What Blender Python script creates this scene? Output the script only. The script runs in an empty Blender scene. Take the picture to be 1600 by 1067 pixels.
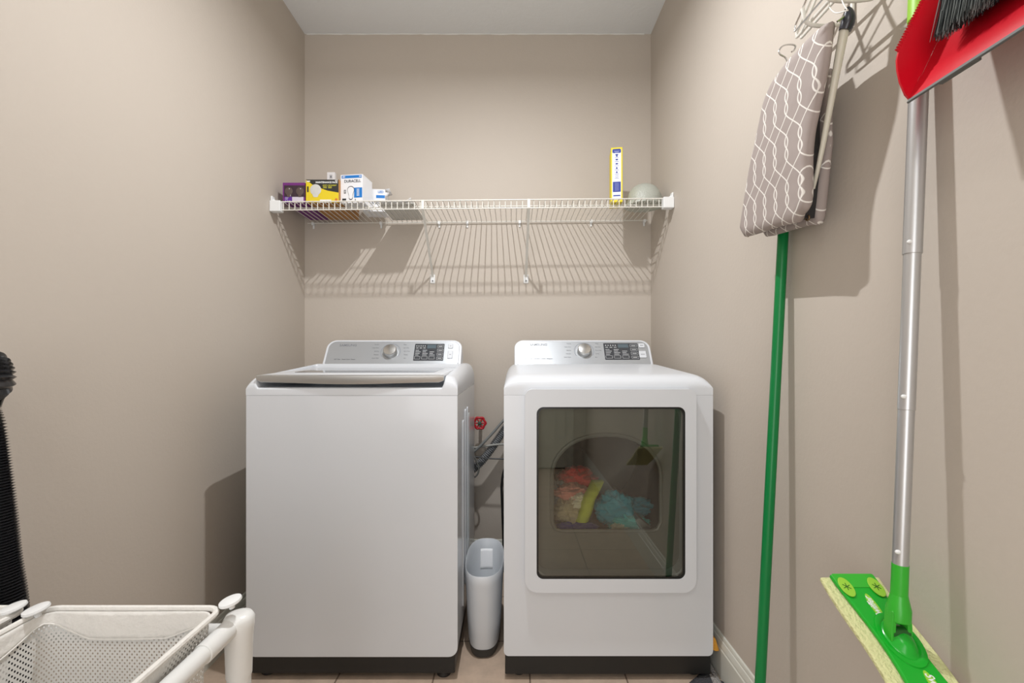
import bpy, bmesh, math, random
from math import sin, cos, pi, radians
from mathutils import Vector, Matrix, noise
from mathutils.geometry import tessellate_polygon
random.seed(7)
S = bpy.context.scene
COL = S.collection

# ------------------------------------------------------------------ camera
EYE = 1.06
F = 720.0                      # focal length in pixels of the 1600 wide frame
cd = bpy.data.cameras.new('camera'); cam = bpy.data.objects.new('camera', cd); COL.objects.link(cam)
cam.location = (0, 0, EYE); cam.rotation_euler = (radians(90), 0, 0)
cd.sensor_width = 36; cd.lens = F * 36 / 1600; cd.shift_y = 22.5 / 1600; cd.clip_start = .03
S.camera = cam

# ------------------------------------------------------------------ world, lights, exposure
w = bpy.data.worlds.new('world'); S.world = w; w.use_nodes = True
w.node_tree.nodes['Background'].inputs[0].default_value = (.8, .85, .9, 1)
w.node_tree.nodes['Background'].inputs[1].default_value = .3
S.view_settings.view_transform = 'Standard'; S.view_settings.look = 'None'
S.view_settings.gamma = 1; S.view_settings.use_curve_mapping = False
S.view_settings.exposure = 0.06
ld = bpy.data.lights.new('ceiling_lamp', 'AREA'); ld.shape = 'RECTANGLE'; ld.size = .012; ld.size_y = .06   # short tube lamp, running to the back wall
ld.energy = 21; ld.color = (.98, .985, 1)
lo = bpy.data.objects.new('ceiling_lamp', ld); lo.location = (-.1, 1.22, 2.49); COL.objects.link(lo)
ad = bpy.data.lights.new('fill_panel', 'AREA'); ad.shape = 'RECTANGLE'; ad.size = 1.1; ad.size_y = 1.8  # unseen fill panel added behind the camera to brighten the machine fronts
ad.energy = 21; ad.color = (.98, .98, 1)
ao = bpy.data.objects.new('fill_panel', ad); ao.location = (-.42, -1.33, 1.1); ao.rotation_euler = (radians(90), 0, 0); COL.objects.link(ao)
bd = bpy.data.lights.new('rear_fill', 'POINT'); bd.shadow_soft_size = .16  # unseen fill lamp added to lift the upper walls and ceiling
bd.energy = 12; bd.color = (1, .97, .94)
bo = bpy.data.objects.new('rear_fill', bd); bo.location = (-.2, -.5, 2.42); COL.objects.link(bo)

# ------------------------------------------------------------------ helpers
def at(px, py, Y):
    """point at depth Y that the photograph shows at (px, py)"""
    return Vector(((px - 800) * Y / F, Y, EYE - (py - 556) * Y / F))

def lin(c):
    out = []
    for v in c[:3]:
        v = v / 255.0
        out.append(v / 12.92 if v <= .04045 else ((v + .055) / 1.055) ** 2.4)
    return tuple(out) + (1,)

MC = {}
def mat(name, c, rough=.5, metal=0, bump=0, bscale=60, var=0, vscale=4, spec=.5, trans=0, coat=0, sheen=0):
    if name in MC: return MC[name]
    m = bpy.data.materials.new(name); m.use_nodes = True; nt = m.node_tree
    b = nt.nodes['Principled BSDF']; MC[name] = m
    b.inputs['Base Color'].default_value = lin(c); b.inputs['Roughness'].default_value = rough
    b.inputs['Metallic'].default_value = metal; b.inputs['Specular IOR Level'].default_value = spec
    if trans: b.inputs['Transmission Weight'].default_value = trans
    if coat: b.inputs['Coat Weight'].default_value = coat; b.inputs['Coat Roughness'].default_value = .08
    if sheen: b.inputs['Sheen Weight'].default_value = sheen
    tc = nt.nodes.new('ShaderNodeTexCoord')
    if bump:
        n = nt.nodes.new('ShaderNodeTexNoise'); n.inputs['Scale'].default_value = bscale; n.inputs['Detail'].default_value = 4
        bp = nt.nodes.new('ShaderNodeBump'); bp.inputs['Strength'].default_value = bump; bp.inputs['Distance'].default_value = .01
        nt.links.new(tc.outputs['Object'], n.inputs['Vector']); nt.links.new(n.outputs['Fac'], bp.inputs['Height'])
        nt.links.new(bp.outputs['Normal'], b.inputs['Normal'])
    if var:
        n2 = nt.nodes.new('ShaderNodeTexNoise'); n2.inputs['Scale'].default_value = vscale; n2.inputs['Detail'].default_value = 5
        r = nt.nodes.new('ShaderNodeMapRange'); r.inputs['To Min'].default_value = 1 - var; r.inputs['To Max'].default_value = 1 + var
        mx = nt.nodes.new('ShaderNodeVectorMath'); mx.operation = 'SCALE'; mx.inputs[0].default_value = lin(c)[:3]
        nt.links.new(tc.outputs['Object'], n2.inputs['Vector']); nt.links.new(n2.outputs['Fac'], r.inputs['Value'])
        nt.links.new(r.outputs[0], mx.inputs['Scale']); nt.links.new(mx.outputs[0], b.inputs['Base Color'])
    return m

class Fr:
    """flat frame: x to the right, y up, n out of the surface"""
    def __init__(s, o, xd=(1, 0, 0), yd=(0, 0, 1)):
        s.o = Vector(o); s.x = Vector(xd).normalized(); s.y = Vector(yd).normalized(); s.n = s.x.cross(s.y)
    def p(s, x, y, d=0): return s.o + s.x * x + s.y * y + s.n * d
    def mtx(s, x=0, y=0, d=0):
        m = Matrix((s.x, s.y, s.n)).transposed().to_4x4(); m.translation = s.p(x, y, d); return m

def rrect(x0, x1, y0, y1, r, n=6):
    """rounded rectangle; r may be (bl, br, tr, tl)"""
    if not isinstance(r, (tuple, list)): r = (r,) * 4
    pts = []
    for (cx, cy, a0, rr) in ((x0, y0, pi, r[0]), (x1, y0, 1.5 * pi, r[1]), (x1, y1, 0, r[2]), (x0, y1, .5 * pi, r[3])):
        sx = 1 if cx == x0 else -1; sy = 1 if cy == y0 else -1
        if rr <= 0: pts.append((cx, cy)); continue
        for i in range(n + 1):
            a = a0 + .5 * pi * i / n
            pts.append((cx + sx * rr + rr * cos(a), cy + sy * rr + rr * sin(a)))
    return pts

def spline(pts, n=8):
    pts = [Vector(p) for p in pts]; out = []
    P = [pts[0] * 2 - pts[1]] + pts + [pts[-1] * 2 - pts[-2]]
    for i in range(1, len(P) - 2):
        a, b, c, d = P[i - 1:i + 3]
        for k in range(n):
            t = k / n
            out.append(.5 * ((2 * b) + (c - a) * t + (2 * a - 5 * b + 4 * c - d) * t * t + (3 * b - a - 3 * c + d) * t ** 3))
    out.append(pts[-1]); return out

class MB:
    def __init__(s): s.v = []; s.f = []
    def quad(s, *ps):
        k = len(s.v); s.v += [Vector(p) for p in ps]; s.f.append(tuple(range(k, k + len(ps)))); return s
    def box(s, a, b, fr=None):
        x0, y0, z0 = [min(a[i], b[i]) for i in range(3)]; x1, y1, z1 = [max(a[i], b[i]) for i in range(3)]
        c = [(x0, y0, z0), (x1, y0, z0), (x1, y1, z0), (x0, y1, z0), (x0, y0, z1), (x1, y0, z1), (x1, y1, z1), (x0, y1, z1)]
        k = len(s.v); s.v += [fr.p(*q) if fr else Vector(q) for q in c]
        s.f += [tuple(k + i for i in q) for q in ((0, 3, 2, 1), (4, 5, 6, 7), (0, 1, 5, 4), (1, 2, 6, 5), (2, 3, 7, 6), (3, 0, 4, 7))]
        return s
    def loft(s, loops, cap0=True, cap1=True, closed=True):
        k = len(s.v); n = len(loops[0]); assert all(len(L) == n for L in loops)
        for L in loops: s.v += [Vector(p) for p in L]
        for i in range(len(loops) - 1):
            for j in range(n if closed else n - 1):
                a = k + i * n + j; b = k + i * n + (j + 1) % n
                s.f.append((a, b, b + n, a + n))
        if cap0: s.f.append(tuple(k + j for j in reversed(range(n))))
        if cap1: s.f.append(tuple(k + (len(loops) - 1) * n + j for j in range(n)))
        return s
    def prism(s, fr, loop, d0, d1, holes=()):
        """loop in the frame's x,y from depth d0 (back) to d1 (front, along n)"""
        if not holes: return s.loft([[fr.p(x, y, d0) for x, y in loop], [fr.p(x, y, d1) for x, y in loop]])
        loops = [loop] + list(holes); flat = [q for L in loops for q in L]
        tris = tessellate_polygon([[Vector((x, y, 0)) for x, y in L] for L in loops])
        k = len(s.v); N = len(flat)
        s.v += [fr.p(x, y, d1) for x, y in flat] + [fr.p(x, y, d0) for x, y in flat]
        for t in tris:
            a, b, c = t
            ar = (flat[b][0] - flat[a][0]) * (flat[c][1] - flat[a][1]) - (flat[b][1] - flat[a][1]) * (flat[c][0] - flat[a][0])
            if ar < 0: a, c = c, a
            s.f.append((k + a, k + b, k + c)); s.f.append((k + N + c, k + N + b, k + N + a))
        o = 0
        for L in loops:
            n = len(L)
            for j in range(n):
                a = k + o + j; b = k + o + (j + 1) % n
                s.f.append((a, b, b + N, a + N))
            o += n
        return s
    def tube(s, pts, r, seg=8, corr=None, closed=False, flat=None):
        pts = [Vector(p) for p in pts]
        if corr:
            pitch, amp = corr; q = [pts[0]]; acc = 0; out = []
            step = pitch / 4; L = 0
            for i in range(len(pts) - 1):
                d = (pts[i + 1] - pts[i]).length
                while L <= d:
                    out.append(pts[i].lerp(pts[i + 1], L / d)); L += step
                L -= d
            pts = out
        n = len(pts); up = Vector((0, 0, 1)); loops = []; prev = None
        for i, p in enumerate(pts):
            if closed: t = (pts[(i + 1) % n] - pts[i - 1]).normalized()
            else: t = (pts[min(i + 1, n - 1)] - pts[max(i - 1, 0)]).normalized()
            if prev is None:
                a = t.cross(up)
                if a.length < .05: a = t.cross(Vector((1, 0, 0)))
            else: a = prev - t * prev.dot(t)
            a.normalize(); prev = a; b = t.cross(a)
            rr = r(i / (n - 1)) if callable(r) else r
            if corr: rr += (amp, 0, -amp, 0)[i % 4]
            fa, fb = flat if flat else (1, 1)
            loops.append([p + a * cos(2 * pi * k / seg) * rr * fa + b * sin(2 * pi * k / seg) * rr * fb for k in range(seg)])
        if closed: loops.append(loops[0]); return s.loft(loops, False, False)
        return s.loft(loops)
    def cyl(s, a, b, r, r2=None, seg=24):
        a = Vector(a); b = Vector(b); r2 = r if r2 is None else r2
        t = (b - a).normalized(); u = t.orthogonal().normalized(); v = t.cross(u)
        return s.loft([[q + (u * cos(2 * pi * k / seg) + v * sin(2 * pi * k / seg)) * rr for k in range(seg)] for q, rr in ((a, r), (b, r2))])
    def lathe(s, fr, prof, seg=32, caps=True):
        """profile of (radius, distance along n)"""
        return s.loft([[fr.p(r * cos(2 * pi * k / seg), r * sin(2 * pi * k / seg), d) for k in range(seg)] for r, d in prof], caps, caps)
    def grid(s, nx, ny, fn):
        k = len(s.v)
        for j in range(ny):
            for i in range(nx): s.v.append(Vector(fn(i / (nx - 1), j / (ny - 1))))
        for j in range(ny - 1):
            for i in range(nx - 1):
                a = k + j * nx + i; s.f.append((a, a + 1, a + nx + 1, a + nx))
        return s
    def build(s, name, m, parent=None, bevel=0, bseg=3, smooth=40, solid=0, **props):
        me = bpy.data.meshes.new(name); off = Vector((0, 0, 0)); p = parent
        while p: off += p.location; p = p.parent
        me.from_pydata([v - off for v in s.v], [], s.f); me.materials.append(m)
        bm = bmesh.new(); bm.from_mesh(me); bmesh.ops.recalc_face_normals(bm, faces=bm.faces)
        bm.to_mesh(me); bm.free()
        for pl in me.polygons: pl.use_smooth = True
        if smooth < 180: me.set_sharp_from_angle(angle=radians(smooth))
        o = bpy.data.objects.new(name, me); COL.objects.link(o)
        if parent: o.parent = parent
        if solid: md = o.modifiers.new('solid', 'SOLIDIFY'); md.thickness = solid; md.offset = 0
        if bevel:
            md = o.modifiers.new('bevel', 'BEVEL'); md.width = bevel; md.segments = bseg; md.limit_method = 'ANGLE'
            md.angle_limit = radians(35); md.harden_normals = True
        for k, v in props.items(): o[k] = v
        return o

def thing(name, loc, label, cat, group=None):
    o = bpy.data.objects.new(name, None); COL.objects.link(o); o.location = loc; o.empty_display_size = .05
    o['label'] = label; o['category'] = cat
    if group: o['group'] = group
    return o
def tag(o, label, cat, group=None):
    o['label'] = label; o['category'] = cat
    if group: o['group'] = group
    return o

def letters(s, size, fr, x, y, d=.0004, align='LEFT', shear=0, sx=1, mb=None, bold=0):
    """adds the letters of s to a mesh builder"""
    cu = bpy.data.curves.new('t', 'FONT'); cu.body = s; cu.size = size; cu.align_x = align; cu.shear = shear
    cu.resolution_u = 3; cu.extrude = .0001; cu.offset = bold
    o = bpy.data.objects.new('t', cu); COL.objects.link(o)
    dg = bpy.context.evaluated_depsgraph_get(); me = bpy.data.meshes.new_from_object(o.evaluated_get(dg))
    mb = mb or MB(); k = len(mb.v)
    mb.v += [fr.p(x + v.co.x * sx, y + v.co.y, d + v.co.z) for v in me.vertices]
    mb.f += [tuple(k + i for i in p.vertices) for p in me.polygons]
    bpy.data.objects.remove(o); bpy.data.curves.remove(cu); bpy.data.meshes.remove(me)
    return mb
def rect(mb, fr, x0, x1, y0, y1, d=.0005, t=.0003, r=0):
    mb.prism(fr, rrect(x0, x1, y0, y1, r, 4) if r else [(x0, y0), (x1, y0), (x1, y1), (x0, y1)], d - t, d)
    return mb
def outline(mb, fr, x0, x1, y0, y1, w_, d=.0005, r=.001):
    mb.prism(fr, rrect(x0, x1, y0, y1, r, 3), d - .0003, d, [rrect(x0 + w_, x1 - w_, y0 + w_, y1 - w_, max(r - w_, .0002), 3)])
    return mb

# ------------------------------------------------------------------ materials
M_wall = mat('wall paint', (193, 184, 173), .62, bump=.06, bscale=90, var=.018, vscale=2.2, spec=.35)
M_ceil = mat('ceiling paint', (230, 234, 236), .8, bump=.1, bscale=55)
M_trim = mat('trim paint', (214, 214, 204), .35)
M_enam = mat('white enamel', (213, 217, 222), .22, spec=.5, coat=.3)
M_enam2 = mat('white plastic housing', (214, 218, 223), .3)
M_black = mat('black plastic', (26, 26, 25), .45)
M_silver = mat('silver panel', (176, 180, 184), .36, metal=.55)
M_chrome = mat('brushed chrome', (200, 200, 198), .25, metal=1)
M_dark = mat('display window', (62, 65, 70), .2)
M_lcd = mat('display screen', (88, 102, 110), .15)
M_mark = mat('printed marks light', (205, 208, 210), .5)
M_gray = mat('printed marks grey', (104, 107, 112), .5)
M_ink = mat('black ink', (35, 35, 38), .5)
M_wire = mat('white coated wire', (224, 222, 214), .4)
M_white = mat('white plastic', (232, 234, 234), .4)

# ------------------------------------------------------------------ room shell
XL, XR, YB, YF, ZC = -1.044, .699, 2.32, -1.4, 2.68
def struct(name, mb, m, **k):
    o = mb.build(name, m, smooth=30, **k); o['kind'] = 'structure'; return o
def floor_mat():
    m = bpy.data.materials.new('floor tile'); m.use_nodes = True; nt = m.node_tree; b = nt.nodes['Principled BSDF']
    tc = nt.nodes.new('ShaderNodeTexCoord'); mp = nt.nodes.new('ShaderNodeMapping')
    mp.inputs['Location'].default_value = (.575, -1.712, 0)
    br = nt.nodes.new('ShaderNodeTexBrick'); br.offset = 0; br.squash = 1
    br.inputs['Scale'].default_value = 1; br.inputs['Brick Width'].default_value = .317; br.inputs['Row Height'].default_value = .317
    br.inputs['Mortar Size'].default_value = .003; br.inputs['Mortar Smooth'].default_value = .2
    br.inputs['Color1'].default_value = lin((196, 174, 154)); br.inputs['Color2'].default_value = lin((202, 182, 163)); br.inputs['Mortar'].default_value = lin((128, 110, 96))
    n = nt.nodes.new('ShaderNodeTexNoise'); n.inputs['Scale'].default_value = 14; n.inputs['Detail'].default_value = 8; n.inputs['Roughness'].default_value = .65
    r = nt.nodes.new('ShaderNodeMapRange'); r.inputs['From Min'].default_value = .3; r.inputs['From Max'].default_value = .7
    r.inputs['To Min'].default_value = .82; r.inputs['To Max'].default_value = 1.1
    mx = nt.nodes.new('ShaderNodeVectorMath'); mx.operation = 'SCALE'
    L = nt.links.new
    L(tc.outputs['Object'], mp.inputs[0]); L(mp.outputs[0], br.inputs['Vector']); L(tc.outputs['Object'], n.inputs['Vector'])
    L(n.outputs['Fac'], r.inputs['Value']); L(br.outputs['Color'], mx.inputs[0]); L(r.outputs[0], mx.inputs['Scale']); L(mx.outputs[0], b.inputs['Base Color'])
    bp = nt.nodes.new('ShaderNodeBump'); bp.inputs['Strength'].default_value = .4; bp.inputs['Distance'].default_value = .003; bp.invert = True
    L(br.outputs['Fac'], bp.inputs['Height']); L(bp.outputs[0], b.inputs['Normal']); b.inputs['Roughness'].default_value = .42
    return m
T = .1
struct('floor', MB().box((XL - T, YF - T, -T), (XR + T, YB + T, 0)), floor_mat())
struct('ceiling', MB().box((XL - T, YF - T, ZC), (XR + T, YB + T, ZC + T)), M_ceil)
struct('wall_left', MB().box((XL - T, YF - T, 0), (XL, YB + T, ZC)), M_wall)
struct('wall_right', MB().box((XR, YF - T, 0), (XR + T, YB + T, ZC)), M_wall)
struct('wall_back', MB().box((XL, YB, 0), (XR, YB + T, ZC)), M_wall)
struct('wall_front', MB().box((XL, YF - T, 0), (XR, YF, ZC)), M_wall)
# white door in the wall behind the camera (mirrored in the dryer glass)
d1 = MB().box((-.25, YF + .002, .01), (.5, YF + .04, 2.03))
door = struct('door_1', d1, M_trim, bevel=.003)
pn = MB()
for (a, b, c, d) in ((-.16, .09, .2, .95), (.16, .41, .2, .95), (-.16, .09, 1.1, 1.9), (.16, .41, 1.1, 1.9)):
    pn.box((a, YF + .035, c), (b, YF + .046, d))
pn.build('door_panel', M_trim, door, bevel=.006)
tr = MB()
for a in (-.33, .5): tr.box((a, YF + .001, 0), (a + .08, YF + .02, 2.11))
tr.box((-.33, YF + .001, 2.03), (.58, YF + .02, 2.11))
struct('trim_2', tr, M_trim)
def base(name, p0, p1, nrm):
    p0 = Vector(p0); p1 = Vector(p1); nrm = Vector(nrm)
    prof = [(0, 0), (.014, 0), (.014, .094), (.0125, .0965), (.0105, .098), (.0125, .101), (.0125, .106), (.009, .117), (.0085, .12), (.0062, .122), (.006, .131), (.0045, .135), (0, .137)]
    mb = MB().loft([[p + nrm * a + Vector((0, 0, z)) for a, z in prof] for p in (p0, p1)])
    struct(name, mb, M_trim)
base('baseboard_right', (XR, YF, 0), (XR, YB, 0), (-1, 0, 0))
base('baseboard_left', (XL, YF, 0), (XL, YB, 0), (1, 0, 0))
base('baseboard_back', (XL + .015, YB, 0), (XR - .015, YB, 0), (0, -1, 0))
cb = MB().tube([(XL + .01 + i * .0288 , YB - .001, ZC - .001 + random.uniform(-.0012, .0012)) for i in range(60)], lambda t: .0035 + .0012 * sin(t * 90), 6)
struct('trim_1', cb, mat('caulk bead', (222, 222, 218), .6))

# ------------------------------------------------------------------ wire shelf
def shz(x): return 1.735 + (x + .17) * .0086
YS, YR = 2.0, 2.308
shelf = thing('wire_shelf', (-.17, 2.15, 1.735), 'white coated wire shelf spanning the back wall above both machines', 'shelf')
g = MB(); x = XL + .052
while x < XR - .045:
    z = shz(x)
    g.tube([(x, YR, z), (x, YS + .004, z), (x, YS, z - .004), (x, YS, z - .036)], .0019, 6)
    x += .0247
g.build('wire_grid', M_wire, shelf, label='white coated cross wires bent down at the front edge')
for (y, dz, nm) in ((YS - .003, .0, 'front_rail'), (YS - .003, -.036, 'front_rail'), (2.07, -.004, 'middle_rail'), (YR, -.004, 'back_rail')):
    a = XL + .02; b = XR - .02
    MB().tube([(a, y, shz(a) + dz), (b, y, shz(b) + dz)], .0027, 8).build(nm, M_wire, shelf)
for (sx, xw) in ((1, XL + .001), (-1, XR - .001)):
    z = shz(xw)
    b = MB().box((xw, YS - .02, z - .045), (xw + sx * .046, YS + .012, z + .002))
    b.box((xw, YS - .012, z), (xw + sx * .008, YS + .012, z + .024))
    b.loft([[(xw, y, z), (xw + sx * .03, y, z), (xw + sx * .006, y, z + .016)] for y in (YS - .002, YS + .003)])
    b.build('end_bracket', M_white, shelf, bevel=.003)
for (xt, xb) in ((-.387, -.399), (.0727, .0705)):
    z = shz(xt)
    b = MB()
    p0 = Vector((xt, YS - .005, z + .003)); p1 = Vector((xt, YS - .006, z - .036)); p2 = Vector((xb, YB - .012, 1.475)); p3 = Vector((xb, YB - .004, 1.455))
    b.loft([[p + Vector((dx, 0, 0)) + q for dx, q in ((-.006, Vector((0, 0, 0))), (.006, Vector((0, 0, 0))), (.006, Vector((0, .004, -.003))), (-.006, Vector((0, .004, -.003))))] for p in (p0, p1, p2, p3)])
    br = b.build('support_brace', M_wire, shelf, bevel=.001)
    f = Fr((xb, YB, 1.447)); pl = MB().prism(f, rrect(-.012, .012, -.022, .022, .003), .0005, .004)
    pl.build('brace_foot', M_white, br, bevel=.001)
    MB().cyl((xb, YB - .0035, 1.437), (xb, YB - .0065, 1.437), .0035, seg=12).build('screw', M_gray, br)
for px in (489, 595, 686, 730, 812, 924, 1007):
    xx = (px - 800) * YR / F; z = shz(xx)
    MB().box((xx - .006, YR - .006, z - .014), (xx + .006, YB - .0005, z + .001)).box((xx - .004, YB - .006, z - .03), (xx + .004, YB - .0005, z - .012)).build('wall_clip', M_white, shelf, bevel=.0015)

# ------------------------------------------------------------------ boxes on the shelf
def carton(name, label, m, x0, x1, y0, y1, h, rot=0, cat='box', mside=None, dz=0.004):
    cx = (x0 + x1) / 2; cy = (y0 + y1) / 2; z0 = shz(cx) + dz
    t = thing(name, (cx, cy, z0), label, cat)
    c, s_ = cos(rot), sin(rot)
    f = Fr((cx, cy, z0), (c, s_, 0), (0, 0, 1))
    hw = (x1 - x0) / 2; hd = (y1 - y0) / 2
    MB().prism(f, [(-hw, 0), (hw, 0), (hw, h), (-hw, h)], -hd, hd).build('carton', m, t, bevel=.0008, bseg=2)
    return t, f, hw, hd
# purple twin bulb pack
P_pur = mat('purple card', (112, 38, 120), .5)
t, f, hw, hd = carton('light_bulb_carton', 'purple light bulb carton at the left end of the wire shelf', P_pur, -1.006, -.9085, 2.022, 2.28, .088)
z = MB(); rect(z, f, -hw + .006, hw, .024, .076, hd + .0004); z.build('window', mat('smoky window', (58, 42, 52), .15), t)
z = MB()
for cx in (-.022, .027): 
    ff = Fr(f.p(cx, .05, hd + .0005), f.x, f.y); z.lathe(ff, [(.0175, 0), (.017, .001), (.012, .002), (.001, .003)], 20)
    z.prism(ff, [(-.006, -.026), (.006, -.026), (.009, -.01), (-.009, -.01)], 0, .0008)
z.build('bulb_print', mat('printed amber bulb', (92, 78, 74), .2), t)
z = MB(); rect(z, f, -hw + .009, -.008, 0, .026, hd + .0009); z.build('info_panel', mat('violet panel', (92, 36, 148), .5), t)
z = MB(); rect(z, f, -.007, hw - .006, 0, .025, hd + .0009, r=.001); rect(z, f, -.018, -.013, .028, .05, hd + .0012); z.build('white_panel', mat('white panel', (208, 200, 214), .5), t)
z = MB()
for k in range(3):
    rect(z, f, -hw + .011, -hw + .026 - k * .002, .021 - k * .0035, .0222 - k * .0035, hd + .0012)
    rect(z, f, -hw + .011 + k * .009, -hw + .016 + k * .009, .004, .009, hd + .0012, r=.001)
for cx in (-.02, .029): rect(z, f, cx, cx + .004, .058, .062, hd + .004, r=.0015)
z.build('print', M_mark, t)
# maintenance pack
P_kraft = mat('kraft card', (176, 128, 74), .7, var=.06)
t, f, hw, hd = carton('light_bulb_carton', 'black and yellow light bulb carton reading MAINTENANCE PACK', P_kraft, -.904, -.757, 2.022, 2.28, .1)
z = MB(); rect(z, f, -hw, hd * 0 + hw - .004, 0, .1, hd + .0004); z.build('front_print', mat('yellow print', (224, 200, 34), .45), t)
z = MB(); top = [(-hw, .1), (hw - .004, .1), (hw - .004, .043), (.02, .052), (-.012, .064), (-.045, .078), (-.06, .09), (-hw, .099)]
z.prism(f, list(reversed(top)), hd + .0004, hd + .0008); rect(z, f, -hw + .005, -hw + .012, .045, .07, hd + .0008, r=.001); z.build('black_print', mat('black print', (42, 42, 40), .45), t)
ff = Fr(f.p(-.031, .055, hd + .0009), f.x, f.y)
z = MB(); z.lathe(ff, [(.0245, 0), (.022, .0006), (.01, .0012), (.001, .0014)], 28); z.prism(ff, [(-.009, -.032), (.009, -.032), (.014, -.02), (-.014, -.02)], 0, .0005); z.build('bulb_print', mat('printed globe bulb', (205, 205, 200), .3, var=.12, vscale=60), t)
z = letters('MAINTENANCE PACK', .0098, f, hw - .008, .0845, hd + .0011, 'RIGHT', .1, mb=None, bold=.0004); letters('48', .012, f, hw - .008, .092, hd + .0011, 'RIGHT', .1, mb=z)
rect(z, f, -hw + .004, -hw + .018, .09, .095, hd + .0011); rect(z, f, -.012, .038, -.001, .012, hd + .0012)
z.build('lettering', M_white, t)
z = letters('SOFT / DAYLIGHT', .0075, f, .0, .072, hd + .0011, shear=.2, bold=.0002)
for k in range(3): rect(z, f, .002, .018, .068 - k * .003, .0694 - k * .003, hd + .0011); rect(z, f, .024, .04, .068 - k * .003, .0694 - k * .003, hd + .0011)
z.build('yellow_lettering', mat('yellow print'+'ed text', (200, 196, 60), .5), t)
z = MB(); rect(z, f, hw - .02, hw - .008, .006, .018, hd + .0012, r=.005); z.build('badge', mat('orange badge', (206, 120, 40), .5), t)
# white tag box behind
t, f, hw, hd = carton('small_carton', 'small plain white carton standing on top of the black and yellow one', mat('white card', (224, 224, 226), .5), -.879, -.842, 2.19, 2.21, .099, dz=.105)
z = MB(); outline(z, f, -.006, .006, .068, .086, .0012, hd + .0005); rect(z, f, -.003, .003, .072, .082, hd + .0005); z.build('print', M_gray, t)
# bulb carton, blue band
P_wc = mat('white bulb card', (232, 233, 236), .45); P_blue = mat('blue print', (28, 118, 196), .45)
t, f, hw, hd = carton('light_bulb_carton', 'tall white and blue light bulb carton reading DURACELL', P_wc, -.752, -.650, 2.03, 2.13, .125, rot=-.12)
z = MB(); rect(z, f, -hw + .005, hw - .004, .109, .121, hd + .0005); rect(z, f, .012, hw - .002, .022, .066, hd + .0005); z.build('blue_band', P_blue, t)
z = letters('DURACELL', .017, f, -hw + .017, .09, hd + .0006, bold=.0003, sx=.92)
ff = Fr(f.p(-.003, .044, hd + .0006), f.x, f.y)
def bulb_loop(s):
    L = [(.015 * cos(a), .012 + .015 * sin(a)) for a in [radians(-30 + 12 * i) for i in range(21)]]
    L += [(-.008, -.012), (-.008, -.022), (-.004, -.028), (.004, -.028), (.008, -.022), (.008, -.012)]
    return [(q[0] * s, q[1] * s) for q in L]
z.prism(ff, bulb_loop(1.1), 0, .0004); rect(z, f, -hw + .016, -hw + .025, .042, .058, hd + .0006); rect(z, f, -hw + .008, -hw + .026, .005, .02, hd + .0006); rect(z, f, .016, .019, .01, .017, hd + .0006)
z.build('lettering', M_ink, t)
z = MB(); z.prism(ff, bulb_loop(.98), .0004, .0009)
for k in range(6): rect(z, f, .024, .036, .03 + k * .0055, .0325 + k * .0055, hd + .0009)
letters('LED', .008, f, -hw + .008, .1125, hd + .0008, bold=.0003, mb=z); rect(z, f, hw - .016, hw - .006, .1135, .117, hd + .0008)
for k in range(3): rect(z, f, -hw + .0175, -hw + .0235, .045 + k * .004, .047 + k * .004, hd + .0009)
z.build('bulb_print', P_wc, t)
# second carton behind
t, f, hw, hd = carton('light_bulb_carton', 'white and blue light bulb carton with torn open flap, half hidden', P_wc, -.70, -.598, 2.15, 2.245, .104, rot=.1)
z = MB(); rect(z, f, .01, hw - .001, .062, .076, hd + .0005); letters('LED', .015, f, .018, .086, hd + .0006, mb=z, bold=.0004); z.build('blue_band', P_blue, t)
z = letters('DURACELL', .018, f, hw - .013, .034, hd + .0006, 'RIGHT', bold=.0003); z.build('lettering', M_ink, t)
z = MB(); z.quad(f.p(hw, .104, hd), f.p(hw, .104, -hd), f.p(hw + .02, .108, -hd + .01), f.p(hw + .018, .112, hd - .01)); z.quad(f.p(hw, .07, hd), f.p(hw, .09, hd), f.p(hw + .016, .096, hd - .02), f.p(hw + .01, .078, hd - .02)); z.build('flap', P_wc, t, solid=.0008)
# envelopes lying flat
for k, (x0, x1, y0, y1, zz, cu, lb) in enumerate(((-.592, -.435, 2.04, 2.29, .004, .0, 'large grey envelope lying flat on the shelf under a white one'), (-.586, -.446, 2.03, 2.2, .0085, .017, 'white envelope with a curled corner lying on the grey one'))):
    cx = (x0 + x1) / 2; z0 = shz(cx) + zz
    m = mat('grey paper', (206, 204, 198), .6) if k == 0 else mat('white paper', (226, 226, 226), .5)
    e = MB().grid(14, 10, lambda u, v: (x0 + (x1 - x0) * u, y0 + (y1 - y0) * v, z0 + (x0 + (x1 - x0) * u - cx) * .0086 + cu * max(0, u - .72) ** 2 * 12))
    o = e.build('envelope', m, solid=.003 if k == 0 else .0015); tag(o, lb, 'envelope')
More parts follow.
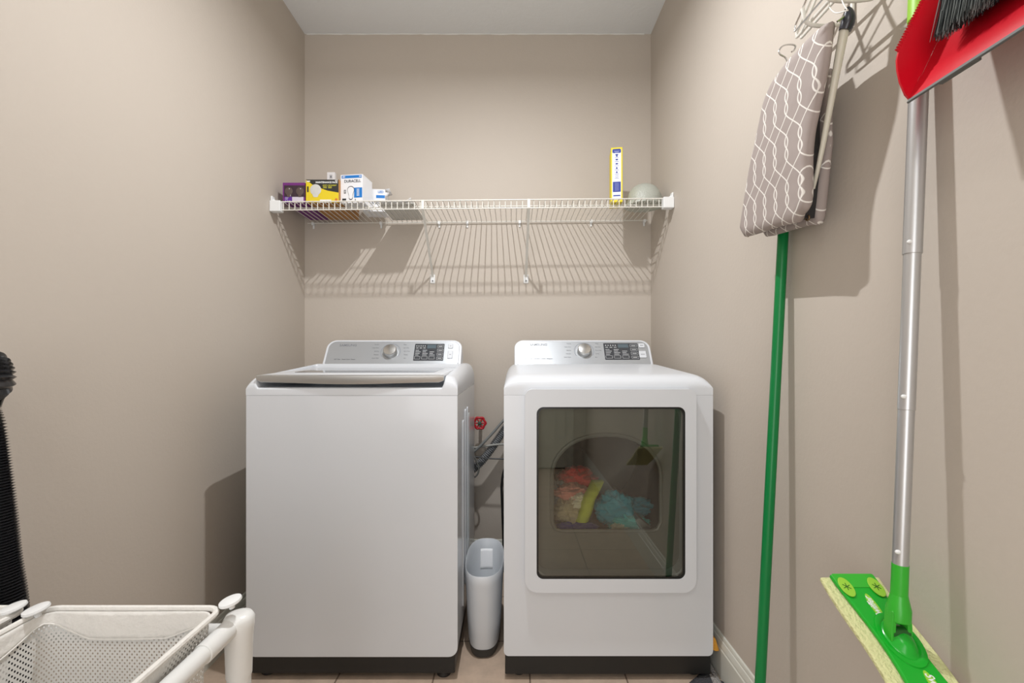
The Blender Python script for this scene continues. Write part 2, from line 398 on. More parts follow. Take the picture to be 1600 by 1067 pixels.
# yellow dryer sheet box
t, f, hw, hd = carton('dryer_sheet_box', 'tall narrow yellow and white box standing on the right of the shelf', mat('yellow card', (236, 214, 40), .45), .447, .497, 2.05, 2.14, .243, rot=-.13, dz=.004)
z = MB(); rect(z, f, -hw + .005, hw - .006, .01, .236, hd + .0005, r=.004); z.build('white_panel', mat('white panel print', (226, 230, 240), .45), t)
P_navy = mat('navy print', (44, 62, 150), .45)
z = MB(); rect(z, f, -hw + .006, hw - .007, .218, .236, hd + .0009, r=.005); rect(z, f, -hw + .008, hw - .008, .045, .09, hd + .0009, r=.001); rect(z, f, -hw + .01, hw - .01, .026, .031, hd + .0009)
for k in range(6):
    yy = .207 - k * .0185
    if k == 0: z.prism(f, [(-.007, yy + .004), (-.004, yy), (-.003, yy + .001), (-.003, yy - .006), (.003, yy - .006), (.003, yy + .001), (.004, yy), (.007, yy + .004), (.003, yy + .006), (-.003, yy + .006)], hd + .0005, hd + .0009)
    elif k in (3, 4): z.prism(f, [(-.004, yy - .003), (0, yy - .005), (.004, yy - .003), (.002, yy + .002), (0, yy + .006), (-.002, yy + .002)], hd + .0005, hd + .0009)
    elif k == 5: outline(z, f, -.005, .005, yy - .005, yy + .005, .001, hd + .0009, r=.003)
    else: rect(z, f, -.005, .005, yy - .003, yy + .003, hd + .0009, r=.001)
    rect(z, f, -.009, .009, yy - .0095, yy - .0085, hd + .0009)
z.build('navy_print', P_navy, t)
z = MB()
for k in range(6): rect(z, f, -.009, .009, .052 + k * .006, .0532 + k * .006, hd + .0012)
rect(z, f, -.012, .012, .225, .227, hd + .0012); rect(z, f, -.008, .008, .22, .222, hd + .0012)
z.build('light_print', mat('pale blue print', (170, 180, 222), .5), t)
# glass dome
def dome_mat():
    m = bpy.data.materials.new('ribbed frosted glass'); m.use_nodes = True; nt = m.node_tree; b = nt.nodes['Principled BSDF']
    b.inputs['Base Color'].default_value = lin((206, 210, 200)); b.inputs['Roughness'].default_value = .35; b.inputs['Transmission Weight'].default_value = .35
    tc = nt.nodes.new('ShaderNodeTexCoord'); wv = nt.nodes.new('ShaderNodeTexVoronoi'); wv.inputs['Scale'].default_value = 220
    bp = nt.nodes.new('ShaderNodeBump'); bp.inputs['Strength'].default_value = .5; bp.inputs['Distance'].default_value = .002
    nt.links.new(tc.outputs['Object'], wv.inputs['Vector']); nt.links.new(wv.outputs['Distance'], bp.inputs['Height']); nt.links.new(bp.outputs[0], b.inputs['Normal'])
    return m
cx = .607; z0 = shz(cx) + .0035; f = Fr((cx, 2.12, z0), (1, 0, 0), (0, 1, 0))
prof = [(.082 * cos(a) ** .8 if a < 1.5 else .002, .09 * sin(a)) for a in [radians(i * 7.4) for i in range(13)]]
dome = MB().lathe(f, [(.078, 0), (.086, .001), (.086, .012)] + [(r, .012 + d) for r, d in prof[:-1]] + [(.003, .102)], 48).build('lamp_shade', dome_mat(), smooth=60)
tag(dome, 'frosted glass dome lamp shade resting upturned at the right end of the shelf'.replace(' upturned', ''), 'lamp shade')

# ------------------------------------------------------------------ washer and dryer
def esm(d, r, p=2.2):
    if d >= r: return 1.0
    d = max(d, 0); return (1 - (1 - d / r) ** p) ** (1 / p)
def spaced(a, b, r, n_edge, n_mid):
    """positions from a to b, denser within r of either end"""
    e = [r * (1 - cos(.5 * pi * i / n_edge)) for i in range(n_edge)]
    return [a + q for q in e] + [a + r + (b - a - 2 * r) * i / n_mid for i in range(n_mid + 1)] + [b - q for q in reversed(e)]
def surface(xs, ys, fn):
    mb = MB(); nx = len(xs)
    for y in ys:
        for x in xs: mb.v.append(Vector((x, y, fn(x, y))))
    for j in range(len(ys) - 1):
        for i in range(nx - 1):
            a = j * nx + i; mb.f.append((a, a + 1, a + nx + 1, a + nx))
    # skirt so the cap is a closed body
    n = len(xs); ring = [(i, 0) for i in range(n)] + [(n - 1, j) for j in range(1, len(ys))] + [(i, len(ys) - 1) for i in range(n - 2, -1, -1)] + [(0, j) for j in range(len(ys) - 2, 0, -1)]
    return mb, [j * nx + i for i, j in ring]

def console(root, x0, x1, yb, zb, kn, disp, btns, brand, small, cyl_, cyr, tint):
    """tilted control console; pixel marks are turned into places on its face"""
    L = math.hypot(.07, .1095); fr = Fr((0, yb, zb), (1, 0, 0), (0, .07, .1095))
    def on(px, py):
        v = (570.5 - py) / 39.5; return ((px - 800) * (yb + .07 * v) / F, v * L)
    hs = MB().prism(fr, rrect(x0, x1, -.02, L, (.004, .004, .042, .042), 8), -.075, 0)
    h = hs.build('control_console', M_enam2, root, bevel=.006, bseg=4)
    mg = .0125
    p = MB().prism(fr, rrect(x0 + mg - .0015, x1 - mg + .0015, .0005, L - mg + .0035, (.01, .01, .034, .034), 8), .0002, .0012)
    p.build('panel_edge', mat('panel edge grey', (150, 154, 162), .4), h)
    p = MB().prism(fr, rrect(x0 + mg, x1 - mg, .002, L - mg + .002, (.009, .009, .033, .033), 8), .001, .0022)
    p.build('control_panel', tint, h)
    D = .0026
    kx, ky = on(*kn); kf = Fr(fr.p(kx, ky, .0022), fr.x, fr.y)
    MB().lathe(kf, [(.0325, 0), (.0325, .003), (.03, .012), (.0285, .019), (.026, .0215), (.012, .0235), (.001, .024)], 48).build('knob', M_chrome, root, smooth=35)
    r = MB(); ring = [(.043 * cos(a), .043 * sin(a)) for a in [radians(-35 + 10 * i) for i in range(26)]] + [(.0418 * cos(a), .0418 * sin(a)) for a in [radians(215 - 10 * i) for i in range(26)]]
    r.prism(kf, ring, 0, .0006); r.build('knob_ring', mat('dial ring print', (120, 128, 142), .4), h)
    (ax, ay), (bx, by) = on(disp[0], disp[3]), on(disp[2], disp[1]); W = bx - ax; H = by - ay
    r = MB(); rect(r, fr, ax, bx, ay, by, D + .0006, .0008, r=.003); r.build('display', M_dark, h)
    r = MB(); rect(r, fr, ax + W * .42, ax + W * .72, ay + H * .72, by - H * .06, D + .001, r=.0005); r.build('display_screen', M_lcd, h)
    r = MB(); Dd = D + .001
    for k in range(3): outline(r, fr, ax + W * (.03 + .24 * k), ax + W * (.22 + .24 * k), ay + H * .08, ay + H * .24, .0009, Dd)
    for k in range(4): outline(r, fr, ax + W * .77, ax + W * .97, ay + H * (.06 + .235 * k), ay + H * (.22 + .235 * k), .0009, Dd); rect(r, fr, ax + W * .81, ax + W * .93, ay + H * (.12 + .235 * k), ay + H * (.15 + .235 * k), Dd)
    for k in range(3):
        for j in range(4):
            if k == 2 and j == 3: continue
            rect(r, fr, ax + W * (.04 + .24 * k), ax + W * (.16 + .03 * ((j * 7 + k) % 3) + .24 * k), ay + H * (.31 + .095 * j), ay + H * (.335 + .095 * j), Dd)
    for k in range(5): rect(r, fr, ax + W * (.05 + .07 * k), ax + W * (.08 + .07 * k), ay + H * .84, ay + H * .89, Dd)
    for k in range(3): rect(r, fr, ax + W * (.05 + .12 * k), ax + W * (.13 + .12 * k), ay + H * .73, ay + H * .76, Dd)
    r.build('display_print', M_mark, h)
    for (q0, q1, q2, q3) in btns:
        (ax, ay), (bx, by) = on(q0, q3), on(q2, q1)
        b = MB(); rect(b, fr, ax, bx, ay, by, D + .0018, .002, r=.003); bb = b.build('button', M_enam2, root, bevel=.0006)
        b = MB(); outline(b, fr, ax - .001, bx + .001, ay - .001, by + .001, .0012, D + .0004, r=.0035)
        rect(b, fr, ax + .006, bx - .006, (ay + by) / 2 - .001, (ay + by) / 2 + .001, D + .0022)
        b.build('button_outline', M_gray, bb)
    (ax, ay), (bx, by) = on(*brand[:2]), on(*brand[2:])
    z = letters('SAMSUNG', .0165, fr, ax, ay - .006, D, bold=.0003, sx=(bx - ax) / .079)
    z.build('lettering', mat('silver print', (128, 131, 136), .4), h)
    r = MB()
    (ax, ay), (bx, by) = on(*small[:2]), on(*small[2:])
    letters('VRT Plus   Smart Care  Steam', .0068, fr, ax, ay - .002, D, bold=.00015, mb=r, sx=(bx - ax) / .088)
    words = (('Normal', 'Heavy Duty', 'Bedding', 'Delicates', 'Quick Wash'), ('Rinse', 'Spin Only', 'Perm Press', 'Towels', 'Eco'))
    for k in range(5):
        a = on(cyl_[1] - abs(k - 2) * 0 , cyl_[2] + k * 5.4); letters(words[0][k], .0062, fr, a[0], a[1] - .002, D, 'RIGHT', mb=r, sx=.95)
        a = on(cyr[0], cyr[2] + k * 5.4); letters(words[1][k], .0062, fr, a[0], a[1] - .002, D, 'LEFT', mb=r, sx=.95)
    r.build('cycle_lettering', M_gray, h)
    # plinth that joins the console to the top
    pl = MB().loft([[(x0 - e, yb - e * 1.2, z), (x1 + e, yb - e * 1.2, z), (x1 + e, yb + .1, z), (x0 - e, yb + .1, z)] for e, z in ((.022, zb - .028), (.012, zb - .016), (.005, zb - .009), (.0, zb - .002))])
    pl.build('console_plinth', M_enam2, h, bevel=.004)
    return fr

# washer
WX0, WX1, WY0, WY1 = -.8665, -.177, 1.5, 2.17
washer = thing('washing_machine', (-.522, 1.84, 0), 'white top-load washing machine on the left with silver lid handle', 'washing machine')
f = Fr((0, WY0, 0))
MB().prism(f, rrect(WX0, WX1, .079, .931, (.03, .03, .002, .002), 6), -(WY1 - WY0), 0).build('cabinet', M_enam, washer, bevel=.012, bseg=4)
MB().prism(f, rrect(WX0 + .006, WX1 - .01, .02, .1, .004, 3), -(WY1 - WY0) + .01, -.009).build('base', M_black, washer, bevel=.004)
for (x, y) in ((WX0 + .05, WY0 + .05), (WX1 - .05, WY0 + .04), (WX0 + .05, WY1 - .06), (WX1 - .05, WY1 - .06)):
    MB().cyl((x, y, .0005), (x, y, .03), .024, .02).build('foot', M_black, washer, bevel=.003)
r = MB()
for (y, z0, z1) in ((1.66, .16, .83), (1.74, .2, .86), (1.82, .2, .86), (1.87, .16, .83)):
    fr = Fr((WX1 - .0005, y, 0), (0, 1, 0), (0, 0, 1)); r.prism(fr, rrect(-.012, .012, z0, z1, .01, 5), 0, .0045)
r.build('side_ribs', M_enam, washer, bevel=.002)
LX0, LX1 = -.835, -.222
def wz(x, y):
    dx = min(x - WX0, WX1 - x); dy = y - WY0; dyb = WY1 - y
    H = .064 + .03 * min(max((y - 1.56) / .4, 0), 1)
    z = .952 + (H - .02) * esm(dx, .042, 2.4) * esm(dy, .05, 2.2) * esm(dyb, .01)
    zr = .95 + .007 * esm(dy, .012)
    t = min(max((x - LX0 + .004) / .012, 0), 1) * min(max((LX1 + .004 - x) / .012, 0), 1) * min(max((1.965 - y) / .02, 0), 1)
    t = t * t * (3 - 2 * t)
    return z * (1 - t) + min(z, zr) * t
xs = spaced(WX0, WX1, .043, 12, 60); xs = sorted(set(xs + [LX0 - .004 + .0015 * i for i in range(10)] + [LX1 - .008 + .0015 * i for i in range(10)]))
ys = sorted(set(spaced(WY0, WY1, .051, 14, 20) + [1.94 + .003 * i for i in range(10)]))
mb, ring = surface(xs, ys, wz)
k = len(mb.v); mb.v += [Vector((mb.v[i].x, mb.v[i].y, .9315)) for i in ring]
for j in range(len(ring)): a, b = ring[j], ring[(j + 1) % len(ring)]; mb.f.append((a, b, k + (j + 1) % len(ring), k + j))
top = mb.build('top_cover', M_enam2, washer, smooth=50)
MB().prism(f, rrect(WX0 + .003, WX1 - .003, .9285, .934, .001, 2), -(WY1 - WY0) + .004, -.002).build('seam', M_gray, washer)
lz = lambda y: .984 + .012 * (y - 1.5) / .43
lid = MB()
lid.loft([[(LX0 + .004 + e, y + e2, lz(y) + dz) for (e, e2, y) in ((c, c, 1.505),)] + [(LX1 - .004 - c, 1.505 + c, lz(1.505) + dz), (LX1 - .004 - c, 1.94 - c, lz(1.94) + dz), (LX0 + .004 + c, 1.94 - c, lz(1.94) + dz)] for c, dz in ((.004, -.008), (0, -.005), (0, .008), (.004, .013), (.007, .014))])
lid = lid.build('lid', M_enam2, washer, smooth=30)
g = MB(); 
g.loft([[(x, y, lz(y) + d) for x, y in rrect(-.775, -.275, 1.62, 1.9, .03, 6)] for d in (.0135, .0148)])
g.build('lid_glass', mat('grey lid glass', (120, 124, 128), .06), lid)
g = MB()
for (x0, x1) in ((-.775, -.735), (-.32, -.275)): pass
h = MB(); n = 40; loops = []
for i in range(n + 1):
    u = i / n; x = LX0 + .001 + (LX1 - LX0 - .002) * u; s_ = sin(pi * u); cut = .006 * (1 - min(1, min(u, 1 - u) * 40))
    zt = .9985 - cut * .3; zb = .9735 - .0055 * s_ ** 2 + cut
    y = 1.5 - .010 * s_
    loops.append([(x, y + .006, zt), (x, y, zt - .003), (x, y + .002, zb + .004), (x, y + .006, zb), (x, y + .016, zb + .004), (x, y + .024, zt - .001)])
h.loft(loops).build('lid_handle', mat('satin handle', (206, 207, 206), .38, metal=.85), lid, smooth=50, label='silver handle strip along the front of the lid')
console(washer, -.817, -.2205, 1.98, 1.0215, (610.5, 551), (645.5, 538, 695, 564.5), ((700.5, 538.5, 708, 545), (699.5, 549.5, 707.5, 561)), (531, 540, 559, 540), (522, 562.5, 557, 562.5), (578, 592, 539), (631, 644, 539), M_silver)
b = MB().box((-.52, WY1 - .02, .2), (-.5, WY1 + .0, .3)); 

# dryer
DX0, DX1, DY0, DY1 = -.0265, .6545, 1.5, 2.17
dryer = thing('clothes_dryer', (.314, 1.85, 0), 'white front-load clothes dryer on the right with a tinted glass door', 'dryer')
f = Fr((0, DY0, 0))
arch = []
a0 = (.134, .499, .4735)
arch += [(a0[0] + .03, a0[2]), (a0[1] - .03, a0[2]), (a0[1] - .012, a0[2] + .006), (a0[1], a0[2] + .03), (a0[1], .66)]
arch += [(.3165 + .1825 * cos(radians(a)) ** .9, .66 + .136 * sin(radians(a))) for a in range(10, 90, 10)] + [(.3165, .796)]
arch += [(.3165 - .1825 * cos(radians(180 - a)) ** .9, .66 + .136 * sin(radians(180 - a))) for a in range(100, 180, 10)]
arch += [(a0[0], .66), (a0[0], a0[2] + .03), (a0[0] + .012, a0[2] + .006)]
D = DY1 - DY0
hole = rrect(.075, .56, .345, .9, .05, 6)
c = MB().prism(f, rrect(DX0, DX1, .083, .932, (.016, .016, .002, .002), 5), -.05, 0, [hole])
c.prism(f, [(DX0, .083), (DX1, .083), (DX1, .932), (DX0, .932)], -D, -.05, [[(DX0 + .02, .1), (DX1 - .02, .1), (DX1 - .02, .915), (DX0 + .02, .915)]])
c.box((DX0, DY1 - .004, .083), (DX1, DY1, .932))
c.build('cabinet', M_enam, dryer, bevel=.009, bseg=4)
bk = MB().prism(f, rrect(.065, .57, .335, .91, .05, 6), -.058, -.045, [arch]); bk.build('bulkhead', mat('bulkhead grey plastic', (112, 113, 110), .4), dryer, bevel=.006)
lip = MB().tube([f.p(x, y, -.044) for x, y in arch], .007, 8, closed=True); lip.build('opening_rim', mat('rim grey plastic', (118, 119, 116), .35), dryer)
dz0, dr = .635, .245
drum = MB()
fd = Fr((.3165, 1.56, dz0))
drum.lathe(fd, [(dr, 0), (dr, -.5), (.002, -.52)], 64, caps=False)
drum.build('drum', mat('drum steel', (58, 58, 60), .4, metal=.6), dryer, solid=.003)
bf = MB()
for a in (70, 190, 310):
    p = Vector((.3165 + (dr - .004) * cos(radians(a)), 0, dz0 + (dr - .004) * sin(radians(a)))); q = Vector((.3165 + (dr - .06) * cos(radians(a)), 0, dz0 + (dr - .06) * sin(radians(a))))
    sd = Vector((-sin(radians(a)), 0, cos(radians(a)))) * .02
    bf.loft([[p - sd + Vector((0, y, 0)), p + sd + Vector((0, y, 0)), q + sd * .4 + Vector((0, y, 0)), q - sd * .4 + Vector((0, y, 0))] for y in (1.6, 2.0)])
bf.build('drum_baffles', mat('baffle plastic', (150, 152, 155), .4), dryer, bevel=.006)
MB().prism(f, rrect(DX0 + .004, DX1 - .004, .018, .1, .003, 3), -D + .01, -.008).build('base', M_black, dryer, bevel=.004)
for (x, y) in ((DX0 + .05, DY0 + .05), (DX1 - .05, DY0 + .05), (DX0 + .05, DY1 - .06), (DX1 - .05, DY1 - .06)):
    MB().cyl((x, y, .0005), (x, y, .03), .022, .019).build('foot', M_black, dryer, bevel=.003)
def dzf(x, y):
    dx = min(x - DX0, DX1 - x); dy = y - DY0; dyb = DY1 - y
    H = .066 + .026 * min(max((y - 1.55) / .4, 0), 1)
    return .955 + (H - .022) * esm(dx, .06, 2.185) * esm(dy, .065, 2.185) * esm(dyb, .01)
mb, ring = surface(spaced(DX0, DX1, .061, 12, 14), spaced(DY0, DY1, .066, 12, 10), dzf)
k = len(mb.v); mb.v += [Vector((mb.v[i].x, mb.v[i].y, .9325)) for i in ring]
for j in range(len(ring)): a, b = ring[j], ring[(j + 1) % len(ring)]; mb.f.append((a, b, k + (j + 1) % len(ring), k + j))
mb.build('top_cover', M_enam2, dryer, smooth=50)
MB().prism(f, rrect(DX0 + .003, DX1 - .003, .9295, .935, .001, 2), -D + .004, -.002).build('seam', M_gray, dryer)
# door
YD = 1.478
def dx(px): return (px - 800) * YD / F
def dzz(py): return EYE - (py - 556) * YD / F
fdo = Fr((0, YD, 0))
outer = rrect(dx(820), dx(1088.5), dzz(926.5), dzz(608), (.042, .042, .025, .025), 8)
inner = rrect(dx(838.5), dx(1071), dzz(905), dzz(636), .022, 6)
door_ = MB().prism(fdo, outer, -.021, 0, [inner]).build('door', M_enam2, dryer, bevel=.005, bseg=4)
inn2 = rrect(dx(841.5), dx(1068), dzz(902), dzz(639), .019, 6)
MB().prism(fdo, rrect(dx(838), dx(1071.5), dzz(905.5), dzz(635.5), .0225, 6), -.012, -.0015, [inn2]).build('window_gasket', mat('window edge black', (20, 20, 20), .3), door_)
gm = bpy.data.materials.new('tinted door glass'); gm.use_nodes = True; nt = gm.node_tree; nt.nodes.remove(nt.nodes['Principled BSDF'])
tr_ = nt.nodes.new('ShaderNodeBsdfTransparent'); tr_.inputs[0].default_value = (.80, .81, .72, 1)
gl = nt.nodes.new('ShaderNodeBsdfGlossy'); gl.inputs['Color'].default_value = (1, 1, .95, 1); gl.inputs['Roughness'].default_value = .01
fn = nt.nodes.new('ShaderNodeFresnel'); fn.inputs[0].default_value = 1.95; mxs = nt.nodes.new('ShaderNodeMixShader')
nt.links.new(fn.outputs[0], mxs.inputs[0]); nt.links.new(tr_.outputs[0], mxs.inputs[1]); nt.links.new(gl.outputs[0], mxs.inputs[2]); nt.links.new(mxs.outputs[0], nt.nodes['Material Output'].inputs[0])
MB().quad(*[fdo.p(x, y, -.004) for x, y in ((dx(839), dzz(904.5)), (dx(1070.5), dzz(904.5)), (dx(1070.5), dzz(636.5)), (dx(839), dzz(636.5)))]).build('door_glass', gm, door_)
console(dryer, .0105, .6085, 1.98, 1.0215, (912.5, 549.5), (945.5, 537, 995.5, 563), ((998, 537.5, 1006, 544), (999.5, 549.5, 1008.5, 560)), (828, 539, 856, 539), (818, 561.5, 866, 561.5), (880, 892, 537.5), (930, 942, 537.5), M_silver)

# clothes in the drum
def crumple(mb, c, r, seed, fold=.24, nu=80, nv=52, ax=(1, .5, 1.6)):
    c = Vector(c); k = len(mb.v); o = Vector((seed * 3.7, seed * 1.3, seed * 5.1))
    for j in range(nv + 1):
        th = pi * j / nv
        for i in range(nu):
            ph = 2 * pi * i / nu; d = Vector((sin(th) * cos(ph), sin(th) * sin(ph), cos(th)))
            q = Vector((d.x * ax[0], d.y * ax[1], d.z * ax[2]))
            n1 = noise.noise(q * 1.6 + o); n2 = 1 - abs(noise.noise(q * 2.6 + o * 2 + Vector((n1, n1, n1)))) * 2.6; n3 = 1 - abs(noise.noise(q * 6 + o)) * 3
            s_ = 1 + fold * (1.2 * n1 + .8 * n2 - .5 + .3 * n3)
            mb.v.append(c + Vector((d.x * r[0], d.y * r[1], d.z * r[2])) * s_)
    for j in range(nv):
        for i in range(nu):
            a = k + j * nu + i; b = k + j * nu + (i + 1) % nu; mb.f.append((a, b, b + nu, a + nu))
    return mb
def garment(name, label, col, c, r, seed, cat='clothing', **kk):
    m = mat(name + ' ' + label[:12], col, .85, bump=.25, bscale=260, sheen=.2)
    o = thing(name, c, label, cat) if kk.get('empty') else None
    b = crumple(MB(), c, r, seed, **{q: v for q, v in kk.items() if q != 'empty'}).build(name, m, o, smooth=180)
    if not o: tag(b, label, cat)
    return o or b
def cp(px, py, Y): return tuple(at(px, py, Y))
garment('crumpled_shirt', 'coral red shirt at the top of the laundry heap in the dryer', (222, 62, 64), cp(902, 748, 1.80), (.07, .07, .045), 1)
garment('crumpled_shirt', 'pale pink shirt in front of the coral one inside the dryer drum', (226, 150, 138), cp(891, 768, 1.70), (.065, .05, .03), 2)
garment('crumpled_shirt', 'grey patterned shirt at the left edge of the laundry heap', (150, 158, 164), cp(872, 775, 1.74), (.03, .05, .06), 3)
garment('crumpled_trousers', 'beige khaki trousers left of the lime waistband in the dryer', (196, 180, 148), cp(889, 798, 1.665), (.052, .045, .045), 4)
garment('crumpled_shirt', 'cream white shirt between the khaki trousers and the lime waistband', (234, 226, 204), cp(903, 782, 1.66), (.032, .035, .03), 5)
garment('crumpled_cloth', 'navy purple cloth at the bottom left of the laundry heap', (74, 66, 176), cp(898, 826, 1.62), (.08, .035, .021), 6)
sh = thing('swim_shorts', at(955, 795, 1.68), 'teal shorts with a lime waistband on the laundry heap in the dryer', 'clothing')
teal = mat('teal cloth', (18, 160, 186), .7, bump=.2, bscale=200)
crumple(MB(), at(957, 795, 1.68), (.074, .05, .060), 7).build('shorts_fabric', teal, sh, smooth=180)
wb = MB(); P = [at(935, 753, 1.665), at(929, 766, 1.632), at(921, 782, 1.612), at(917, 798, 1.606), at(910, 816, 1.61)]
P = spline(P, 8)
wb.loft([[p + Vector((-.021 - .002 * sin(i), .006, 0)), p + Vector((-.01, -.006, 0)), p + Vector((.01, -.006 + .002 * sin(i * 1.3), 0)), p + Vector((.022, .006, 0)), p + Vector((.02, .03, 0)), p + Vector((-.02, .03, 0))] for i, p in enumerate(P)])
wb.build('waistband', mat('lime elastic', (208, 218, 60), .7, bump=.3, bscale=300), sh, smooth=60, label='lime yellow waistband')
garment('crumpled_towel', 'turquoise towel spread over the right side of the laundry heap', (70, 208, 208), cp(982, 818, 1.65), (.074, .045, .034), 8)
garment('crumpled_cloth', 'dark teal cloth sloping down to the right above the turquoise towel', (24, 140, 166), cp(985, 792, 1.73), (.085, .05, .036), 9)
garment('crumpled_cloth', 'small cream cloth at the front bottom of the laundry heap', (236, 230, 210), cp(970, 826, 1.615), (.036, .02, .016), 10)

# ------------------------------------------------------------------ slim bin between the machines
bm_ = bpy.data.materials.new('frosted plastic'); bm_.use_nodes = True; b = bm_.node_tree.nodes['Principled BSDF']
b.inputs['Base Color'].default_value = lin((222, 226, 230)); b.inputs['Roughness'].default_value = .35; b.inputs['Transmission Weight'].default_value = .12; b.inputs['Subsurface Weight'].default_value = .15
b.inputs['Subsurface Radius'].default_value = (.02, .02, .02)
binr = thing('waste_bin', (-.102, 1.73, 0), 'slim frosted white waste bin between the two machines', 'waste bin')
def sup(cx, cy, z, hx, hy, n=40, e=2.6, sl=0):
    out = []
    for i in range(n):
        a = 2 * pi * i / n; c_, s_ = cos(a), sin(a)
        X = math.copysign(abs(c_) ** (2 / e), c_) * hx; Y = math.copysign(abs(s_) ** (2 / e), s_) * hy
        out.append((cx + X, cy + Y, z + sl * Y))
    return out
secs = [(0, .048, .108), (.01, .053, .114), (.05, .0585, .124), (.12, .063, .140), (.2, .067, .154), (.27, .0705, .166), (.3, .0715, .17)]
def sec(z, hx, hy, o=0): return sup(-.102, 1.725 + z * .066, z + .001, hx - o, hy - o)
bb = MB().loft([sec(.03, .0555, .118)] + [sec(*q) for q in secs[2:]] + [sup(-.102, 1.745, .3035, .0700, .1685)] + [sec(q[0], q[1], q[2], .0035) for q in reversed(secs[2:])] + [sec(.034, .05, .11)], True, True)
bb.build('bin_body', bm_, binr, smooth=60)
MB().loft([sec(0, .045, .104), sec(.003, .051, .112), sec(.032, .0572, .1205), sec(.033, .055, .118)]).build('bin_base', mat('charcoal base', (48, 48, 46), .5), binr, smooth=50)
# paper label on the inner back wall
lb = MB(); zz = [.155 + .01 * i for i in range(7)]
def inb(x, z):
    t = min(max((z - .12) / .15, 0), 1); hy = .140 + .026 * t - .0035
    hx = .063 + .0075 * t; return 1.725 + z * .066 + hy * (1 - (abs(x) / hx) ** 2.6) ** (1 / 2.6) - .0012
lb.grid(7, 8, lambda u, v: (-.102 - .027 + .05 * u, inb(-.027 + .05 * u, .19 + .075 * v), .19 + .075 * v))
lb.build('label', mat('label paper', (244, 245, 247), .5), binr, solid=.0004)

# ------------------------------------------------------------------ plumbing and cables between the machines
vf = Fr(at(749.5, 661, 2.23))
valve = thing('shutoff_valve', at(749.5, 661, 2.3), 'red handwheel shutoff valve on the back wall', 'valve')
red = mat('red enamel', (186, 30, 44), .35)
wl = MB(); wl.tube([vf.p((.027 + .0025 * cos(6 * a)) * cos(a), (.027 + .0025 * cos(6 * a)) * sin(a), 0) for a in [2 * pi * i / 48 for i in range(48)]], .0055, 8, closed=True)
for k in range(6): a = k * pi / 3; wl.cyl(vf.p(.006 * cos(a), .006 * sin(a), .001), vf.p(.026 * cos(a), .026 * sin(a), 0), .0035, seg=8)
wl.build('handwheel', red, valve)
MB().lathe(vf, [(.009, -.004), (.01, .006), (.006, .009), (.001, .0095)], 12).build('wheel_nut', mat('green nut', (60, 84, 70), .5), valve)
MB().cyl(vf.p(0, 0, -.002), (vf.o.x, YB + .005, vf.o.z), .008).build('valve_stem', mat('brass', (176, 148, 90), .35, metal=.9), valve)
def cable(name, label, pts, r, m, cat='cable', corr=None, seg=10):
    o = MB().tube(spline(pts, 8), r, seg, corr).build(name, m, smooth=60 if not corr else 30); return tag(o, label, cat)
M_grey = mat('grey hose', (128, 130, 128), .5); M_blk = mat('black rubber', (28, 28, 28), .4)
M_corr = mat('grey corrugated plastic', (120, 122, 124), .35)
cable('drain_hose', 'grey corrugated drain hose running up behind the dryer', [at(690, 765, 2.22), at(715, 750, 2.22), at(745, 728, 2.22), at(767, 702, 2.22), at(790, 668, 2.225), at(815, 632, 2.25), at(822, 640, 2.265)], .0185, M_corr, 'hose', (.009, .0028), 16)
cable('supply_hose', 'smooth grey hose running above the corrugated drain hose', [at(690, 740, 2.21), at(722, 722, 2.2), at(750, 697, 2.19), at(770, 676, 2.19), at(792, 652, 2.19), at(815, 640, 2.2)], .0065, M_grey, 'hose')
cable('power_cable', 'thick pale grey cable crossing level between the machines', [at(690, 702, 2.20), at(735, 700, 2.20), at(757, 697, 2.20), at(788, 694, 2.20), at(830, 698, 2.20)], .0052, mat('pale grey rubber', (158, 158, 152), .5))
cable('power_cable', 'thin dark cable crossing below the pale grey one', [at(690, 712, 2.185), at(738, 713, 2.185), at(760, 716, 2.185), at(788, 717, 2.185), at(830, 717, 2.185)], .0034, mat('dark grey rubber', (70, 71, 72), .5))
cable('power_cable', 'looped grey cable hanging beside the washing machine', [at(700, 690, 2.18), at(733, 703, 2.18), at(745, 722, 2.18), at(748, 735, 2.18), at(742, 745, 2.18), at(730, 744, 2.19), at(700, 735, 2.19)], .0042, mat('mid grey rubber', (104, 104, 100), .5))
cable('power_cable', 'black cable hanging down beside the left side of the dryer', [at(805, 700, 2.262), at(790, 728, 2.262), at(784, 756, 2.262), at(785, 800, 2.262), at(787, 870, 2.262), at(786, 930, 2.262)], .006, M_blk)

